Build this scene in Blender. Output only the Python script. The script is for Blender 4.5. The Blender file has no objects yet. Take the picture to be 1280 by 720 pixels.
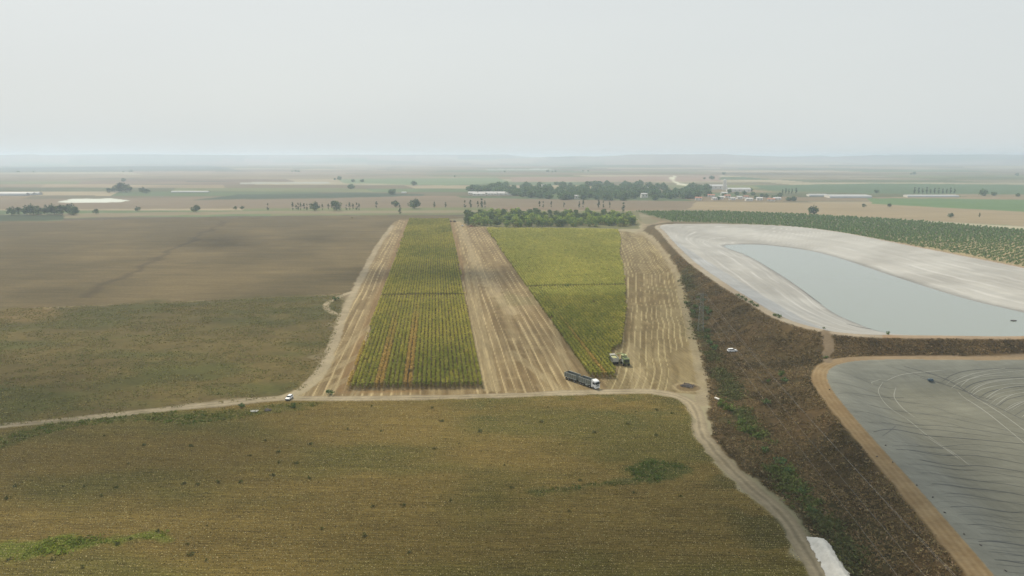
import bpy, bmesh, math, random
import numpy as np
from mathutils import Vector, Matrix
random.seed(5)
rng = np.random.default_rng(11)
scene = bpy.context.scene
COL = scene.collection
R = math.radians

# ------------------------------------------------------------------ camera numbers
CAMH, FPX = 85.0, 900.0
PITCH = math.atan((360 - 196) / FPX)
SP, CP = math.sin(PITCH), math.cos(PITCH)

def P(px, py, z=0.0):
    """world point where a sight line meets the level z"""
    a = (px - 640) / FPX; b = (360 - py) / FPX
    dx, dy, dz = a, CP + b * SP, -SP + b * CP
    t = (z - CAMH) / dz
    return (a * t, dy * t, z)
def PW(pts, z=0.0):
    return np.array([P(x, y, z)[:2] for x, y in pts])

# ------------------------------------------------------------------ numpy helpers
def _hash(ix, iy, seed):
    h = (ix.astype(np.int64) * 374761393 + iy.astype(np.int64) * 668265263 + seed * 974634777) & 0x7fffffff
    h = ((h ^ (h >> 13)) * 1274126177) & 0x7fffffff
    h = h ^ (h >> 16)
    return (h & 0xffff) / 65535.0
def vnoise(x, y, seed=0):
    ix = np.floor(x); iy = np.floor(y); fx = x - ix; fy = y - iy
    fx = fx * fx * (3 - 2 * fx); fy = fy * fy * (3 - 2 * fy)
    a = _hash(ix, iy, seed); b = _hash(ix + 1, iy, seed); c = _hash(ix, iy + 1, seed); d = _hash(ix + 1, iy + 1, seed)
    return (a * (1 - fx) + b * fx) * (1 - fy) + (c * (1 - fx) + d * fx) * fy
def fbm(x, y, seed=0, octs=4):
    s = 0; a = .5; t = 0
    for o in range(octs):
        s = s + a * vnoise(x * 2 ** o + 17.3 * o, y * 2 ** o - 9.1 * o, seed + o); t += a; a *= .5
    return s / t
def sdf(poly, X, Y, margin=60):
    """signed distance, negative inside; far points get +margin"""
    X = np.asarray(X, float); Y = np.asarray(Y, float)
    out = np.full(X.shape, float(margin))
    lo = poly.min(0) - margin; hi = poly.max(0) + margin
    m = (X > lo[0]) & (X < hi[0]) & (Y > lo[1]) & (Y < hi[1])
    if not m.any(): return out
    x = X[m]; y = Y[m]; d = np.full(x.shape, 1e18); ins = np.zeros(x.shape, bool)
    n = len(poly)
    for i in range(n):
        ax, ay = poly[i]; bx, by = poly[(i + 1) % n]
        ex, ey = bx - ax, by - ay; L = ex * ex + ey * ey + 1e-12
        t = np.clip(((x - ax) * ex + (y - ay) * ey) / L, 0, 1)
        d = np.minimum(d, (x - ax - t * ex) ** 2 + (y - ay - t * ey) ** 2)
        if ay != by:
            c = ((ay > y) != (by > y)) & (x < (bx - ax) * (y - ay) / (by - ay) + ax)
            ins ^= c
    d = np.sqrt(d); out[m] = np.where(ins, -d, d)
    return out
def pdist(line, X, Y, margin=60):
    """distance to a polyline"""
    out = np.full(X.shape, float(margin))
    lo = line.min(0) - margin; hi = line.max(0) + margin
    m = (X > lo[0]) & (X < hi[0]) & (Y > lo[1]) & (Y < hi[1])
    if not m.any(): return out
    x = X[m]; y = Y[m]; d = np.full(x.shape, 1e18)
    for i in range(len(line) - 1):
        ax, ay = line[i]; bx, by = line[i + 1]
        ex, ey = bx - ax, by - ay; L = ex * ex + ey * ey + 1e-12
        t = np.clip(((x - ax) * ex + (y - ay) * ey) / L, 0, 1)
        d = np.minimum(d, (x - ax - t * ex) ** 2 + (y - ay - t * ey) ** 2)
    out[m] = np.sqrt(d)
    return out
def smooth_line(pts, k=6, closed=False):
    """Catmull-Rom through the points"""
    pts = [np.array(p, float) for p in pts]; n = len(pts); out = []
    rngi = range(n if closed else n - 1)
    for i in rngi:
        if closed: p0, p1, p2, p3 = pts[i - 1], pts[i], pts[(i + 1) % n], pts[(i + 2) % n]
        else: p0, p1, p2, p3 = pts[max(i - 1, 0)], pts[i], pts[i + 1], pts[min(i + 2, n - 1)]
        for j in range(k):
            t = j / k
            out.append(.5 * (2 * p1 + (p2 - p0) * t + (2 * p0 - 5 * p1 + 4 * p2 - p3) * t * t + (3 * p1 - p0 - 3 * p2 + p3) * t ** 3))
    if not closed: out.append(pts[-1])
    return np.array(out)
def sstep(e0, e1, v):
    t = np.clip((v - e0) / (e1 - e0), 0, 1); return t * t * (3 - 2 * t)
def lin(r, g, b):
    f = lambda c: (c / 255 / 12.92) if c <= 10.31 else (((c / 255) + .055) / 1.055) ** 2.4
    return np.array([f(r), f(g), f(b)])

# ------------------------------------------------------------------ layout (world outlines)
Z1, Z2, ZW = 10.0, 5.0, 2.0
W1 = smooth_line(list(PW([(829, 281), (833, 292), (862, 322), (900, 349.5), (935, 371.5), (980, 397), (1030, 412), (1062, 416.5), (1100, 418.5), (1190, 419.5), (1280, 420)], Z1))
                 + [np.array(p) for p in [(300, 303), (335, 305), (352, 325), (356, 380), (354, 440)]]
                 + list(PW([(1280, 335), (1180, 315.5), (1100, 300), (1040, 289), (980, 282.5), (900, 280)], Z1)), 5, True)
wl = PW([(905, 308), (935, 320), (970, 340), (1003, 362), (1037, 388), (1070, 404), (1108, 416)], ZW)
wr = PW([(1280, 391), (1200, 371.5), (1110, 343), (1050, 323), (1010, 313), (960, 306.5), (925, 305.5)], ZW)
WW = smooth_line(list(wl) + [np.array(p) for p in [(200, 323), (240, 321), (266, 325), (279, 348)]] + list(wr), 5, True)
W2 = smooth_line(list(PW([(1280, 449.5), (1180, 449.5), (1100, 449.5), (1060, 452.5), (1039, 460), (1034, 471), (1040, 487), (1062, 515), (1100, 558), (1150, 613), (1200, 670), (1245, 722)], Z2))
                 + [np.array(p) for p in [(92, 118), (98, 85), (130, 60), (260, 60), (400, 120), (430, 240), (380, 288), (300, 290)]], 5, True)
ROWD = np.array([-95 / FPX, 1.0]); ROWD /= np.linalg.norm(ROWD); ROWN = np.array([ROWD[1], -ROWD[0]])
ROAD = smooth_line(PW([(-200, 553), (0, 533), (100, 523.5), (200, 513), (290, 503), (345, 498), (400, 498), (520, 497), (640, 494), (740, 490), (815, 489.5), (852, 497), (870, 514), (876, 540), (900, 572), (940, 611), (975, 643), (1003, 680), (1028, 725), (1060, 800)]), 8)
BRANCH = smooth_line(PW([(352, 497), (378, 487), (402, 462), (418, 427), (428, 395), (442, 367), (458, 335), (474, 305), (491, 282)]), 6)
LOOP = smooth_line(PW([(443, 364), (424, 371), (409, 379), (409, 386), (420, 392), (432, 393)]), 6)
RTRACK = smooth_line(PW([(780, 262), (791, 271), (806, 283), (796, 292), (812, 303), (832, 330), (846, 352), (854, 378), (862, 405), (870, 440), (878, 475), (878, 505)]), 6)
RTR2 = smooth_line(PW([(806, 282), (822, 279), (850, 276), (1000, 279)]), 6)
SPUR = PW([(1036, 416.5), (1035, 446)], 7)
STUB = smooth_line(PW([(352, 496), (402, 462), (418, 427), (430, 390), (458, 330), (493, 278), (513, 275), (562, 275), (600, 283), (690, 286), (775, 289), (797, 293), (813, 305), (833, 332), (848, 356), (862, 400), (872, 450), (880, 490), (840, 490), (740, 489), (640, 493), (500, 496)]), 4)
C1 = PW([(435, 487), (603, 485), (562, 275.5), (512, 275)])
C2 = PW([(738, 473), (768, 473), (768, 463), (762, 459), (763, 441), (776, 433), (781, 400), (782, 365), (779, 340), (774, 318), (776, 300), (772, 289), (700, 287.5), (608, 287)])
PLOUGH = PW([(-700, 425), (0, 386), (200, 378), (400, 369), (436, 366), (462, 325), (488, 281), (560, 274), (575, 273), (600, 271), (500, 269), (350, 271), (200, 273), (60, 276), (-700, 284)])
WEEDF = PW([(-700, 425), (0, 386), (200, 378), (400, 369), (432, 367), (424, 400), (412, 440), (398, 465), (376, 488), (345, 497), (200, 512), (0, 533), (-700, 610)])
NEARF = PW([(-900, 630), (0, 536), (200, 516), (345, 501), (520, 499), (640, 496.5), (740, 492), (815, 492), (848, 499), (864, 514), (869, 545), (892, 578), (930, 615), (966, 648), (992, 684), (1014, 727), (1060, 820)]); NEARF = np.vstack([NEARF, [[40, -150], [-500, -150]]])
ORCH = np.vstack([PW([(793, 264.5), (900, 264.5), (1010, 268.5), (1150, 277), (1280, 288), (1700, 315)]), PW([(1900, 430), (1500, 372), (1285, 336), (1190, 317), (1100, 301), (1040, 291), (980, 283), (900, 279), (838, 277.5)])])
BELT = PW([(580, 283), (605, 285.5), (700, 286.5), (778, 285), (790, 283), (785, 270), (690, 268), (582, 268)])

def embank(sd, zt, flat, slope):
    return np.maximum(0, zt - np.maximum(0, sd - flat) / slope)
def H(x, y):
    """height of the land"""
    x = np.asarray(x, float); y = np.asarray(y, float)
    z = (fbm(x / 55, y / 55, 3, 3) - .5) * .7
    far = sstep(2200, 6000, y)
    z = z + far * (fbm(x / 1500, y / 1200, 8, 3) - .5) * 26
    hl = sstep(7600, 9500, y) * (1 - sstep(12500, 13900, y))
    ridge = fbm(x / 2600 + 3.1, y / 2200, 21, 5)
    side = .55 + .45 * sstep(2500, -6000, x) + .25 * sstep(1500, 6000, x)
    z = z + hl * np.minimum(np.clip(ridge - .30, 0, 1) * 520 * side, 118)
    s1 = sdf(W1, x, y, 80); s2 = sdf(W2, x, y, 80)
    wig = (fbm(x / 9, y / 9, 5, 3) - .5)
    e = np.maximum(embank(s1, Z1, 4.6, 2.15), embank(s2, Z2, 7.0, 2.4))
    e = np.where(e > .3, e + wig * .9 * sstep(.3, 2, e) * sstep(3.6, 7, np.minimum(s1, np.where(s2 > 8, s2 - 4.4, 3))), e)
    near = (s1 < 60) | (s2 < 60)
    z = np.where(near, np.where(e > 0.01, e + z * sstep(3, 0, e), z), z)
    ww = sdf(WW, x, y, 200)
    d1 = np.maximum(-s1, 0); dw = np.maximum(ww, 0)
    t = d1 / (d1 + dw + 1e-6)
    rip = (fbm(x / 5, y / 11, 31, 3) - .5) * .5
    z1 = Z1 + (ZW - Z1) * t + rip * sstep(0, 6, d1)
    z1 = np.where(ww < 0, ZW - np.minimum(2.5, -ww * .3) , z1)
    z = np.where(s1 < 0, z1, z)
    d2 = np.maximum(-s2, 0)
    z2 = Z2 - 7 * sstep(0, 27, d2) + sstep(3, 12, d2) * ((fbm(x / 9, y / 9, 41, 3) - .5) * .22)
    z = np.where(s2 < 0, z2, z)
    return z
def Hs(x, y): return float(H(np.array([x]), np.array([y]))[0])

# ------------------------------------------------------------------ scene helpers
def tag(o, label=None, cat=None, group=None, kind=None):
    if label: o['label'] = label
    if cat: o['category'] = cat
    if group: o['group'] = group
    if kind: o['kind'] = kind
    return o
def link(o, parent=None):
    COL.objects.link(o)
    if parent: o.parent = parent
    return o
def empty(name, loc, rz=0, rot=None):
    o = bpy.data.objects.new(name, None); link(o); o.location = loc
    o.rotation_euler = rot if rot else (0, 0, rz); o.empty_display_size = .5
    return o
def np_mesh(name, verts, faces, colors=None, smooth=False):
    """verts (n,3), faces (m,k) ints, colors per vertex (n,3)"""
    me = bpy.data.meshes.new(name); verts = np.asarray(verts, np.float32); faces = np.asarray(faces, np.int32)
    k = faces.shape[1]; m = faces.shape[0]
    me.vertices.add(len(verts)); me.vertices.foreach_set('co', verts.ravel())
    me.loops.add(m * k); me.loops.foreach_set('vertex_index', faces.ravel())
    me.polygons.add(m); me.polygons.foreach_set('loop_start', np.arange(0, m * k, k, dtype=np.int32))
    me.polygons.foreach_set('loop_total', np.full(m, k, np.int32))
    me.polygons.foreach_set('use_smooth', np.full(m, smooth, bool))
    if colors is not None:
        a = me.color_attributes.new('tint', 'FLOAT_COLOR', 'POINT')
        c = np.ones((len(verts), 4), np.float32); c[:, :3] = colors; a.data.foreach_set('color', c.ravel())
    me.update(calc_edges=True); me.validate()
    return me
def flake_mesh(name, Q, C):
    """Q (n,k,3) separate small faces, C (n,3) colours"""
    n, k, _ = Q.shape
    return np_mesh(name, Q.reshape(-1, 3), np.arange(n * k).reshape(n, k), np.repeat(C, k, axis=0))
def mesh_obj(name, me, mat, parent=None, loc=None):
    o = bpy.data.objects.new(name, me); link(o, parent)
    if mat and not me.materials: me.materials.append(mat)
    if loc is not None: o.location = loc
    return o
def leaves(cent, size, aspect=.6, flat=0.0):
    """random diamond leaves at centres; flat 1 = lying, 0 = any way"""
    n = len(cent); v = rng.normal(size=(n, 3)); v[:, 2] *= (1 - flat); v /= np.linalg.norm(v, axis=1)[:, None] + 1e-9
    w = rng.normal(size=(n, 3)); w[:, 2] *= (1 - flat); w -= (w * v).sum(1)[:, None] * v; w /= np.linalg.norm(w, axis=1)[:, None] + 1e-9
    s = np.asarray(size) * rng.uniform(.6, 1.3, n); a = v * s[:, None]; b = w * (s * aspect)[:, None]
    return np.stack([cent + a, cent + b, cent - a, cent - b], 1)
def tint(base, n, var=.25, hue=.08):
    base = np.asarray(base, float); base = np.broadcast_to(base, (n, 3)) if base.ndim == 1 else base
    return np.clip(base * rng.uniform(1 - var, 1 + var, (n, 1)) * rng.uniform(1 - hue, 1 + hue, (n, 3)), 0, 1)

# ------------------------------------------------------------------ materials
def newmat(name):
    m = bpy.data.materials.new(name); m.use_nodes = True
    nt = m.node_tree; return m, nt, nt.nodes['Principled BSDF']
def flat_mat(name, col, rough=.6, metal=0, var=.12, scale=3.0, bump=0):
    m, nt, b = newmat(name)
    tc = nt.nodes.new('ShaderNodeTexCoord'); n = nt.nodes.new('ShaderNodeTexNoise'); n.inputs['Scale'].default_value = scale; n.inputs['Detail'].default_value = 6
    nt.links.new(tc.outputs['Object'], n.inputs['Vector'])
    r = nt.nodes.new('ShaderNodeMapRange'); r.inputs['From Min'].default_value = .3; r.inputs['From Max'].default_value = .7
    r.inputs['To Min'].default_value = 1 - var; r.inputs['To Max'].default_value = 1 + var; nt.links.new(n.outputs['Fac'], r.inputs['Value'])
    mx = nt.nodes.new('ShaderNodeMix'); mx.data_type = 'RGBA'; mx.blend_type = 'MULTIPLY'; mx.inputs['Factor'].default_value = 1
    mx.inputs['A'].default_value = (*[float(c) for c in col], 1); nt.links.new(r.outputs['Result'], mx.inputs['B'])
    nt.links.new(mx.outputs['Result'], b.inputs['Base Color'])
    b.inputs['Roughness'].default_value = rough; b.inputs['Metallic'].default_value = metal
    if bump:
        bp = nt.nodes.new('ShaderNodeBump'); bp.inputs['Strength'].default_value = bump; nt.links.new(n.outputs['Fac'], bp.inputs['Height']); nt.links.new(bp.outputs['Normal'], b.inputs['Normal'])
    return m
def tint_mat(name, layers=(), rough=.95, bump=0, translucent=0, spec=.1):
    """vertex tint times noise layers: (scale xyz, rotation z, amplitude, detail)"""
    m, nt, b = newmat(name); L = nt.links.new; spec = 0 if translucent else spec
    at = nt.nodes.new('ShaderNodeAttribute'); at.attribute_name = 'tint'
    cur = at.outputs['Color']; tc = nt.nodes.new('ShaderNodeTexCoord'); last = None
    for sc, rz, amp, det in layers:
        mp = nt.nodes.new('ShaderNodeMapping'); mp.vector_type = 'TEXTURE'
        mp.inputs['Scale'].default_value = [1 / max(s, 1e-6) for s in sc]; mp.inputs['Rotation'].default_value = (0, 0, rz)
        L(tc.outputs['Object'], mp.inputs['Vector'])
        n = nt.nodes.new('ShaderNodeTexNoise'); n.inputs['Scale'].default_value = 1; n.inputs['Detail'].default_value = det; n.inputs['Roughness'].default_value = .6
        L(mp.outputs['Vector'], n.inputs['Vector'])
        r = nt.nodes.new('ShaderNodeMapRange'); r.inputs['From Min'].default_value = .28; r.inputs['From Max'].default_value = .72; r.clamp = False
        r.inputs['To Min'].default_value = 1 - amp; r.inputs['To Max'].default_value = 1 + amp; L(n.outputs['Fac'], r.inputs['Value'])
        mx = nt.nodes.new('ShaderNodeMix'); mx.data_type = 'RGBA'; mx.blend_type = 'MULTIPLY'; mx.inputs['Factor'].default_value = 1
        L(cur, mx.inputs['A']); L(r.outputs['Result'], mx.inputs['B']); cur = mx.outputs['Result']; last = n
    L(cur, b.inputs['Base Color']); b.inputs['Roughness'].default_value = rough; b.inputs['Specular IOR Level'].default_value = spec
    if bump and last:
        bp = nt.nodes.new('ShaderNodeBump'); bp.inputs['Strength'].default_value = bump; bp.inputs['Distance'].default_value = .3
        L(last.outputs['Fac'], bp.inputs['Height']); L(bp.outputs['Normal'], b.inputs['Normal'])
    if translucent:
        tr = nt.nodes.new('ShaderNodeBsdfTranslucent'); L(cur, tr.inputs['Color']); ms = nt.nodes.new('ShaderNodeMixShader'); ms.inputs[0].default_value = translucent
        L(b.outputs[0], ms.inputs[1]); L(tr.outputs[0], ms.inputs[2]); L(ms.outputs[0], nt.nodes['Material Output'].inputs[0])
    return m
rowang = math.atan2(-ROWD[0], ROWD[1])
M = {}
M['near'] = tint_mat('dry crop soil', [((.012, .05, .05), 0, .10, 4), ((.1, 2.4, 1), R(-1.7), .38, 2), ((.5, 1.6, 1), R(3), .26, 3), ((3.2, 4.5, 1), R(3), .42, 2)], bump=.5)
M['soil'] = tint_mat('soil', [((.012, .08, .05), 0, .16, 5), ((.06, .4, .2), R(2), .22, 5), ((.5, .9, .5), 0, .25, 4)], bump=.3)
M['weedy'] = tint_mat('weedy ground', [((.03, .08, .05), 0, .2, 5), ((.5, .9, .5), 0, .28, 5)], bump=.4)
M['stubble'] = tint_mat('stubble', [((.05, .02, .05), rowang, .12, 4), ((1.2, .06, 1), rowang, .22, 4), ((1.5, 1.5, 1), 0, .2, 3)], bump=.3)
M['dirt'] = tint_mat('pale dirt', [((.1, .1, .1), 0, .1, 4), ((.9, .9, .9), 0, .14, 4)], bump=.2)
M['bank'] = tint_mat('dry bank', [((.05, .05, .05), 0, .22, 5), ((.5, .5, .5), 0, .35, 5)], bump=.6)
M['liner'] = tint_mat('reservoir sheet', [((.02, .05, .05), R(30), .06, 5), ((.15, .6, .3), R(-20), .06, 5)], rough=.5, bump=.25, spec=.4)
M['cover'] = tint_mat('grey sheet', [((.04, .04, .05), R(10), .14, 6), ((.08, .5, .3), R(5), .12, 5), ((.6, .15, .3), R(20), .08, 5)], rough=.75, bump=.35, spec=.15)
M['plain'] = tint_mat('far fields', [((.0016, .004, 1), 0, .1, 5), ((.01, .05, 1), 0, .1, 4)])
M['leaf'] = tint_mat('leaves', [], rough=.8, translucent=.2)
M['dryleaf'] = tint_mat('dry leaves', [], rough=.9, translucent=.12)
M['bark'] = flat_mat('bark', (.09, .065, .045), .9, var=.3, scale=5, bump=.4)
M['white'] = flat_mat('white paint', (.72, .73, .74), .35, var=.06)
M['dustwhite'] = flat_mat('dusty white paint', (.42, .41, .36), .6, var=.2)
M['greybed'] = flat_mat('grey green steel', (.15, .165, .15), .5, .2, var=.2)
M['darkbed'] = flat_mat('dark steel', (.03, .035, .035), .6, var=.25)
M['rail'] = flat_mat('pale steel rail', (.33, .35, .32), .5, var=.15)
M['glass'] = flat_mat('dark window glass', (.02, .026, .033), .12, var=.1)
M['rubber'] = flat_mat('rubber', (.02, .019, .018), .85, var=.3)
M['rim'] = flat_mat('wheel rim', (.28, .28, .27), .5, .4, var=.2)
M['green'] = flat_mat('green machine paint', (.13, .17, .055), .5, var=.2)
M['palegreen'] = flat_mat('dusty pale green paint', (.34, .38, .18), .6, var=.2)
M['plastic'] = flat_mat('black plastic', (.025, .025, .026), .6)
M['lamp'] = flat_mat('headlamp glass', (.6, .6, .6), .1)
M['steel'] = flat_mat('galvanised steel', (.19, .20, .18), .5, .4, var=.15)
M['cable'] = flat_mat('cable metal', (.27, .26, .24), .5, .3)
M['heap'] = flat_mat('white heap', (.56, .54, .49), .9, var=.1, scale=.7, bump=.5)
M['plaster'] = flat_mat('pale plaster', (.62, .6, .55), .9, var=.1, scale=.3)
M['sheet'] = flat_mat('white sheeting', (.36, .37, .37), .6, var=.05, scale=.1)
M['tile'] = flat_mat('red roof tiles', (.32, .14, .09), .85, var=.2, scale=1)
M['greyroof'] = flat_mat('grey roof', (.4, .4, .4), .8, var=.15, scale=.5)
M['seam'] = flat_mat('dark seam', (.045, .047, .045), .7)
M['crease'] = flat_mat('pale crease', (.20, .20, .17), .6)
M['blue'] = flat_mat('blue plastic drum', (.05, .085, .12), .5)
M['debris'] = flat_mat('charred wood', (.105, .095, .09), .9, var=.4, scale=2)
M['red'] = flat_mat('red paint', (.30, .06, .05), .5)

# ------------------------------------------------------------------ the land
th0 = math.atan(CAMH / 128.0); th1 = math.atan(CAMH / 14000.0)
nrow = 760
th = np.linspace(th0, th1, nrow)
Yr = CAMH / np.tan(th)
Yr = np.concatenate([np.arange(-160, 127, 7.0), Yr[Yr > 127]])
u = np.concatenate([np.arange(-1.6, -.76, .02), np.arange(-.76, .76, .00155), np.arange(.76, 1.61, .02)])
GX = u[None, :] * (np.maximum(Yr, 60) + 14)[:, None]; GY = np.repeat(Yr[:, None], len(u), 1)
nr, nc = GX.shape
X = GX.ravel(); Y = GY.ravel()
# where each land point falls in the sheet of far fields (a plain perspective chart of the land)
den = (CAMH * SP + Y * CP); PX = 640 + FPX * X / den; PYc = 360 + FPX * (CAMH * CP - Y * SP) / den
PX[Y < 20] = -9999; PYc[Y < 20] = 2000
GZ = H(X, Y)
nzx = X + (fbm(X / 6, Y / 6, 61, 3) - .5) * 5; nzy = Y + (fbm(X / 6, Y / 6, 67, 3) - .5) * 5
n20 = fbm(X / 22, Y / 30, 71, 4); n4 = fbm(X / 3.5, Y / 4.5, 77, 3); n60 = fbm(X / 70, Y / 90, 79, 4)
vrow = X * ROWN[0] + Y * ROWN[1]; urow = X * ROWD[0] + Y * ROWD[1]
col = np.zeros((len(X), 3)); reg = np.zeros(len(X), np.int8)
def paint(mask, c, rid=None):
    global col
    mask = np.clip(mask, 0, 1)[:, None]
    col = col * (1 - mask) + np.asarray(c) * mask
    if rid is not None: reg[mask[:, 0] > .5] = rid
def mixc(a, b, t): return np.asarray(a)[None, :] * (1 - t[:, None]) + np.asarray(b)[None, :] * t[:, None]
PALE, TAN, OLIVE, DKB = np.array([.30, .25, .15]), np.array([.22, .17, .10]), np.array([.10, .10, .045]), np.array([.085, .068, .045])
# far plain: strips and patches of fields
cell_y = np.floor(np.log(np.maximum(Y, 900) / 900) * 9 + fbm(X / 2500, Y / 3000, 91, 2) * 2.2)
cell_x = np.floor(X / (260 + Y * .13) + _hash(cell_y, cell_y * 0 + 3, 5) * 3 + (Y / 2500))
hh = _hash(cell_x, cell_y, 7)
pal = np.array([[.25, .19, .13], [.19, .15, .10], [.13, .14, .07], [.27, .22, .16], [.10, .14, .07], [.22, .16, .12], [.30, .26, .19], [.17, .15, .10]])
col = pal[(hh * 7.99).astype(int)] * (.75 + .5 * fbm(X / 160, Y / 320, 95, 4)[:, None]) * (.75 + .5 * _hash(cell_x, cell_y, 19))[:, None]
eu = (np.log(np.maximum(Y, 900) / 900) * 9 + fbm(X / 2500, Y / 3000, 91, 2) * 2.2) % 1
edge = sstep(.10, .03, eu) * sstep(.35, .6, fbm(X / 300, Y / 900, 97, 3)) * (Y > 1300)
col = col * (1 - .75 * edge[:, None]) + np.array([.035, .06, .03]) * .75 * edge[:, None]
def pxsd(pts, m=30): return sdf(np.array(pts, float), PX + (n20 - .5) * 8, PYc + (n20 - .5) * 1.2, m)
def pband(pts, c, soft=.5): paint(sstep(soft, -soft, pxsd(pts)), c)
# bands of far fields that can be told apart
pband([(-60, 262), (700, 259), (880, 262), (880, 252), (560, 247), (300, 246), (-60, 250)], [.20, .155, .115])
pband([(300, 243), (450, 240.5), (530, 243), (530, 244.5), (400, 248), (240, 250)], [.05, .075, .05])
pband([(860, 262), (1290, 283), (1290, 262), (1100, 255), (960, 253), (870, 252)], [.30, .235, .16])
pband([(1090, 255), (1290, 265), (1290, 250), (1180, 248), (1085, 248)], [.11, .18, .075])
pband([(940, 232), (1100, 229), (1290, 231), (1290, 243), (1100, 242), (960, 238)], [.09, .14, .075])
pband([(420, 224), (620, 222), (640, 228), (560, 232), (430, 229)], [.15, .2, .11])
pband([(640, 222), (900, 219), (900, 227), (640, 227)], [.28, .2, .17])
pband([(0, 208), (260, 206), (300, 213), (0, 216)], [.07, .09, .07])
pband([(300, 228), (412, 227.6), (412, 229.6), (300, 230)], [.36, .36, .36], .3)
pband([(605, 212), (690, 211.5), (690, 213.2), (605, 213.4)], [.36, .36, .36], .3)
pband([(836, 222), (843, 219), (846, 222), (841, 225), (850, 229), (868, 231), (868, 233), (846, 231)], [.6, .58, .5], .5)
pband([(70, 252.5), (90, 248.5), (140, 248), (165, 251), (150, 253), (90, 253.5)], [.62, .64, .66], .3)
pband([(-60, 273.5), (60, 273), (300, 267.5), (560, 266), (880, 264), (880, 262), (300, 264), (-60, 269)], [.24, .2, .14])
pband([(80, 276), (300, 272.5), (560, 271.5), (600, 268), (300, 270), (80, 273)], [.105, .085, .065])
pband([(-60, 268.5), (80, 268.5), (80, 275), (-60, 277)], [.05, .07, .04])
pband([(590, 264), (800, 264), (800, 286), (580, 286)], [.16, .155, .08])
pband([(1080, 276), (1125, 274), (1290, 284), (1290, 288), (1140, 282)], [.42, .38, .3], .4)
# base soil around the near land
m_near = sstep(1250, 1000, Y)
reg[:] = 1; reg[Y > 7800] = 2
# orchard floor
so = sdf(ORCH, nzx, nzy, 60); paint(sstep(4, -4, so), mixc([.50, .40, .23], [.34, .29, .15], n20) * (1 - .6 * sstep(650, 850, Y))[:, None] + np.array([.04, .075, .035]) * .6 * sstep(650, 850, Y)[:, None], 12)
# ploughed field
sp_ = sdf(PLOUGH, nzx, nzy, 40)
pc = mixc([.165, .138, .076], [.235, .192, .108], sstep(.3, .75, n60)); pc = pc * (1 + .3 * (fbm(X / 60, Y / 5, 201, 3)[:, None] - .5))
paint(sstep(2, -2, sp_), pc, 3)
paint(.5 * sstep(7, 0, np.abs((PX - (80 + (385 - PYc) * 1.85)) + (n20 - .5) * 30) * (den / 900) / 1) * (PYc < 372) * (PYc > 276) * (sp_ < 0), [.075, .06, .042])
# weedy field
sw = sdf(WEEDF, nzx, nzy, 40)
wc = mixc([.205, .165, .075], [.135, .138, .052], sstep(.35, .68, fbm(X / 45, Y / 16, 88, 4)))
wc = wc * (.8 + .4 * n4[:, None])
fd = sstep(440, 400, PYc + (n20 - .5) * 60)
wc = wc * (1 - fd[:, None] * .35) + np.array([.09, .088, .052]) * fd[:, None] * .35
paint(sstep(9, -9, sw + (n20 - .5) * 30), wc, 4)
paint(.8 * sstep(6, -3, pxsd([(0, 388), (60, 384), (75, 392), (40, 402), (0, 400)])), [.26, .19, .10])
paint(.7 * sstep(2.2, .5, np.abs(pdist(PW([(-300, 402), (0, 386), (200, 378), (400, 369), (436, 366)]), nzx, nzy, 20))), [.24, .19, .12])
# near field
sn = sdf(NEARF, nzx, nzy, 40)
nc1 = mixc([.182, .138, .054], [.118, .108, .037], sstep(.35, .7, fbm(X / 45, Y / 22, 101, 4)))
streak = fbm(X / 60, (Y + X * .05) / 2.2, 103, 3)
nc1 = nc1 * (.8 + .4 * streak[:, None])
paint(sstep(1, -1, sn), nc1, 5)
# stubble field
ss = sdf(STUB, nzx, nzy, 40)
ledge = PW([(352, 496), (402, 462), (418, 427), (430, 390), (458, 330), (493, 278)])
redge = pdist(RTRACK, X, Y, 90)
isR = sstep(-12, 4, X - np.interp(Y, [P(770, 485)[1], P(781, 400)[1], P(782, 350)[1], P(775, 290)[1]], [P(770, 485)[0], P(781, 400)[0], P(782, 350)[0], P(775, 290)[0]]))
sc = np.where(isR > .5, redge + (fbm(X / 40, Y / 40, 111, 2) - .5) * 3, vrow + (fbm(X / 60, Y / 90, 112, 2) - .5) * 1.5)
st1 = vnoise(sc / 1.25, urow / 60, 113); st2 = np.abs(((sc / np.where(isR > .5, 2.7, 3.5)) % 1) - .5) * 2
line = sstep(.74, .96, st2 + .25 * (vnoise(sc / 3, urow / 25, 114) - .5))
sb = mixc([.19, .14, .074], [.54, .455, .29], np.clip(.45 * st1 - .06 + .72 * line * (vnoise(sc / 9, urow / 70, 115) > .28) + .35 * (n20 - .5) + .2 * (n4 - .5), 0, 1))
chop = sstep(.60, .76, fbm(X / 7, Y / 5, 117, 4)) * .35
sb = sb * (1 - chop[:, None]) + np.array([.37, .31, .19]) * chop[:, None]
sb = np.where((isR > .5)[:, None], sb * np.array([.86, .90, .88]), sb)
paint(sstep(1.5, -1.5, ss), sb, 6)
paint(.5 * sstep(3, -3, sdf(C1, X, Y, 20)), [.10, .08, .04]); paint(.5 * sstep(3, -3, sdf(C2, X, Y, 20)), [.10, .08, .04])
paint(.8 * sstep(3.5, 0, np.abs(sdf(C1, X, Y, 20) - 2.6)) * (X < P(560, 400)[0]), [.24, .16, .08])
paint(.35 * sstep(16, 8, np.abs(PYc - 372 + (n20 - .5) * 10)) * (ss < 0) * sstep(.45, .6, n20) * (PX > 600), [.15, .16, .07])
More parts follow.
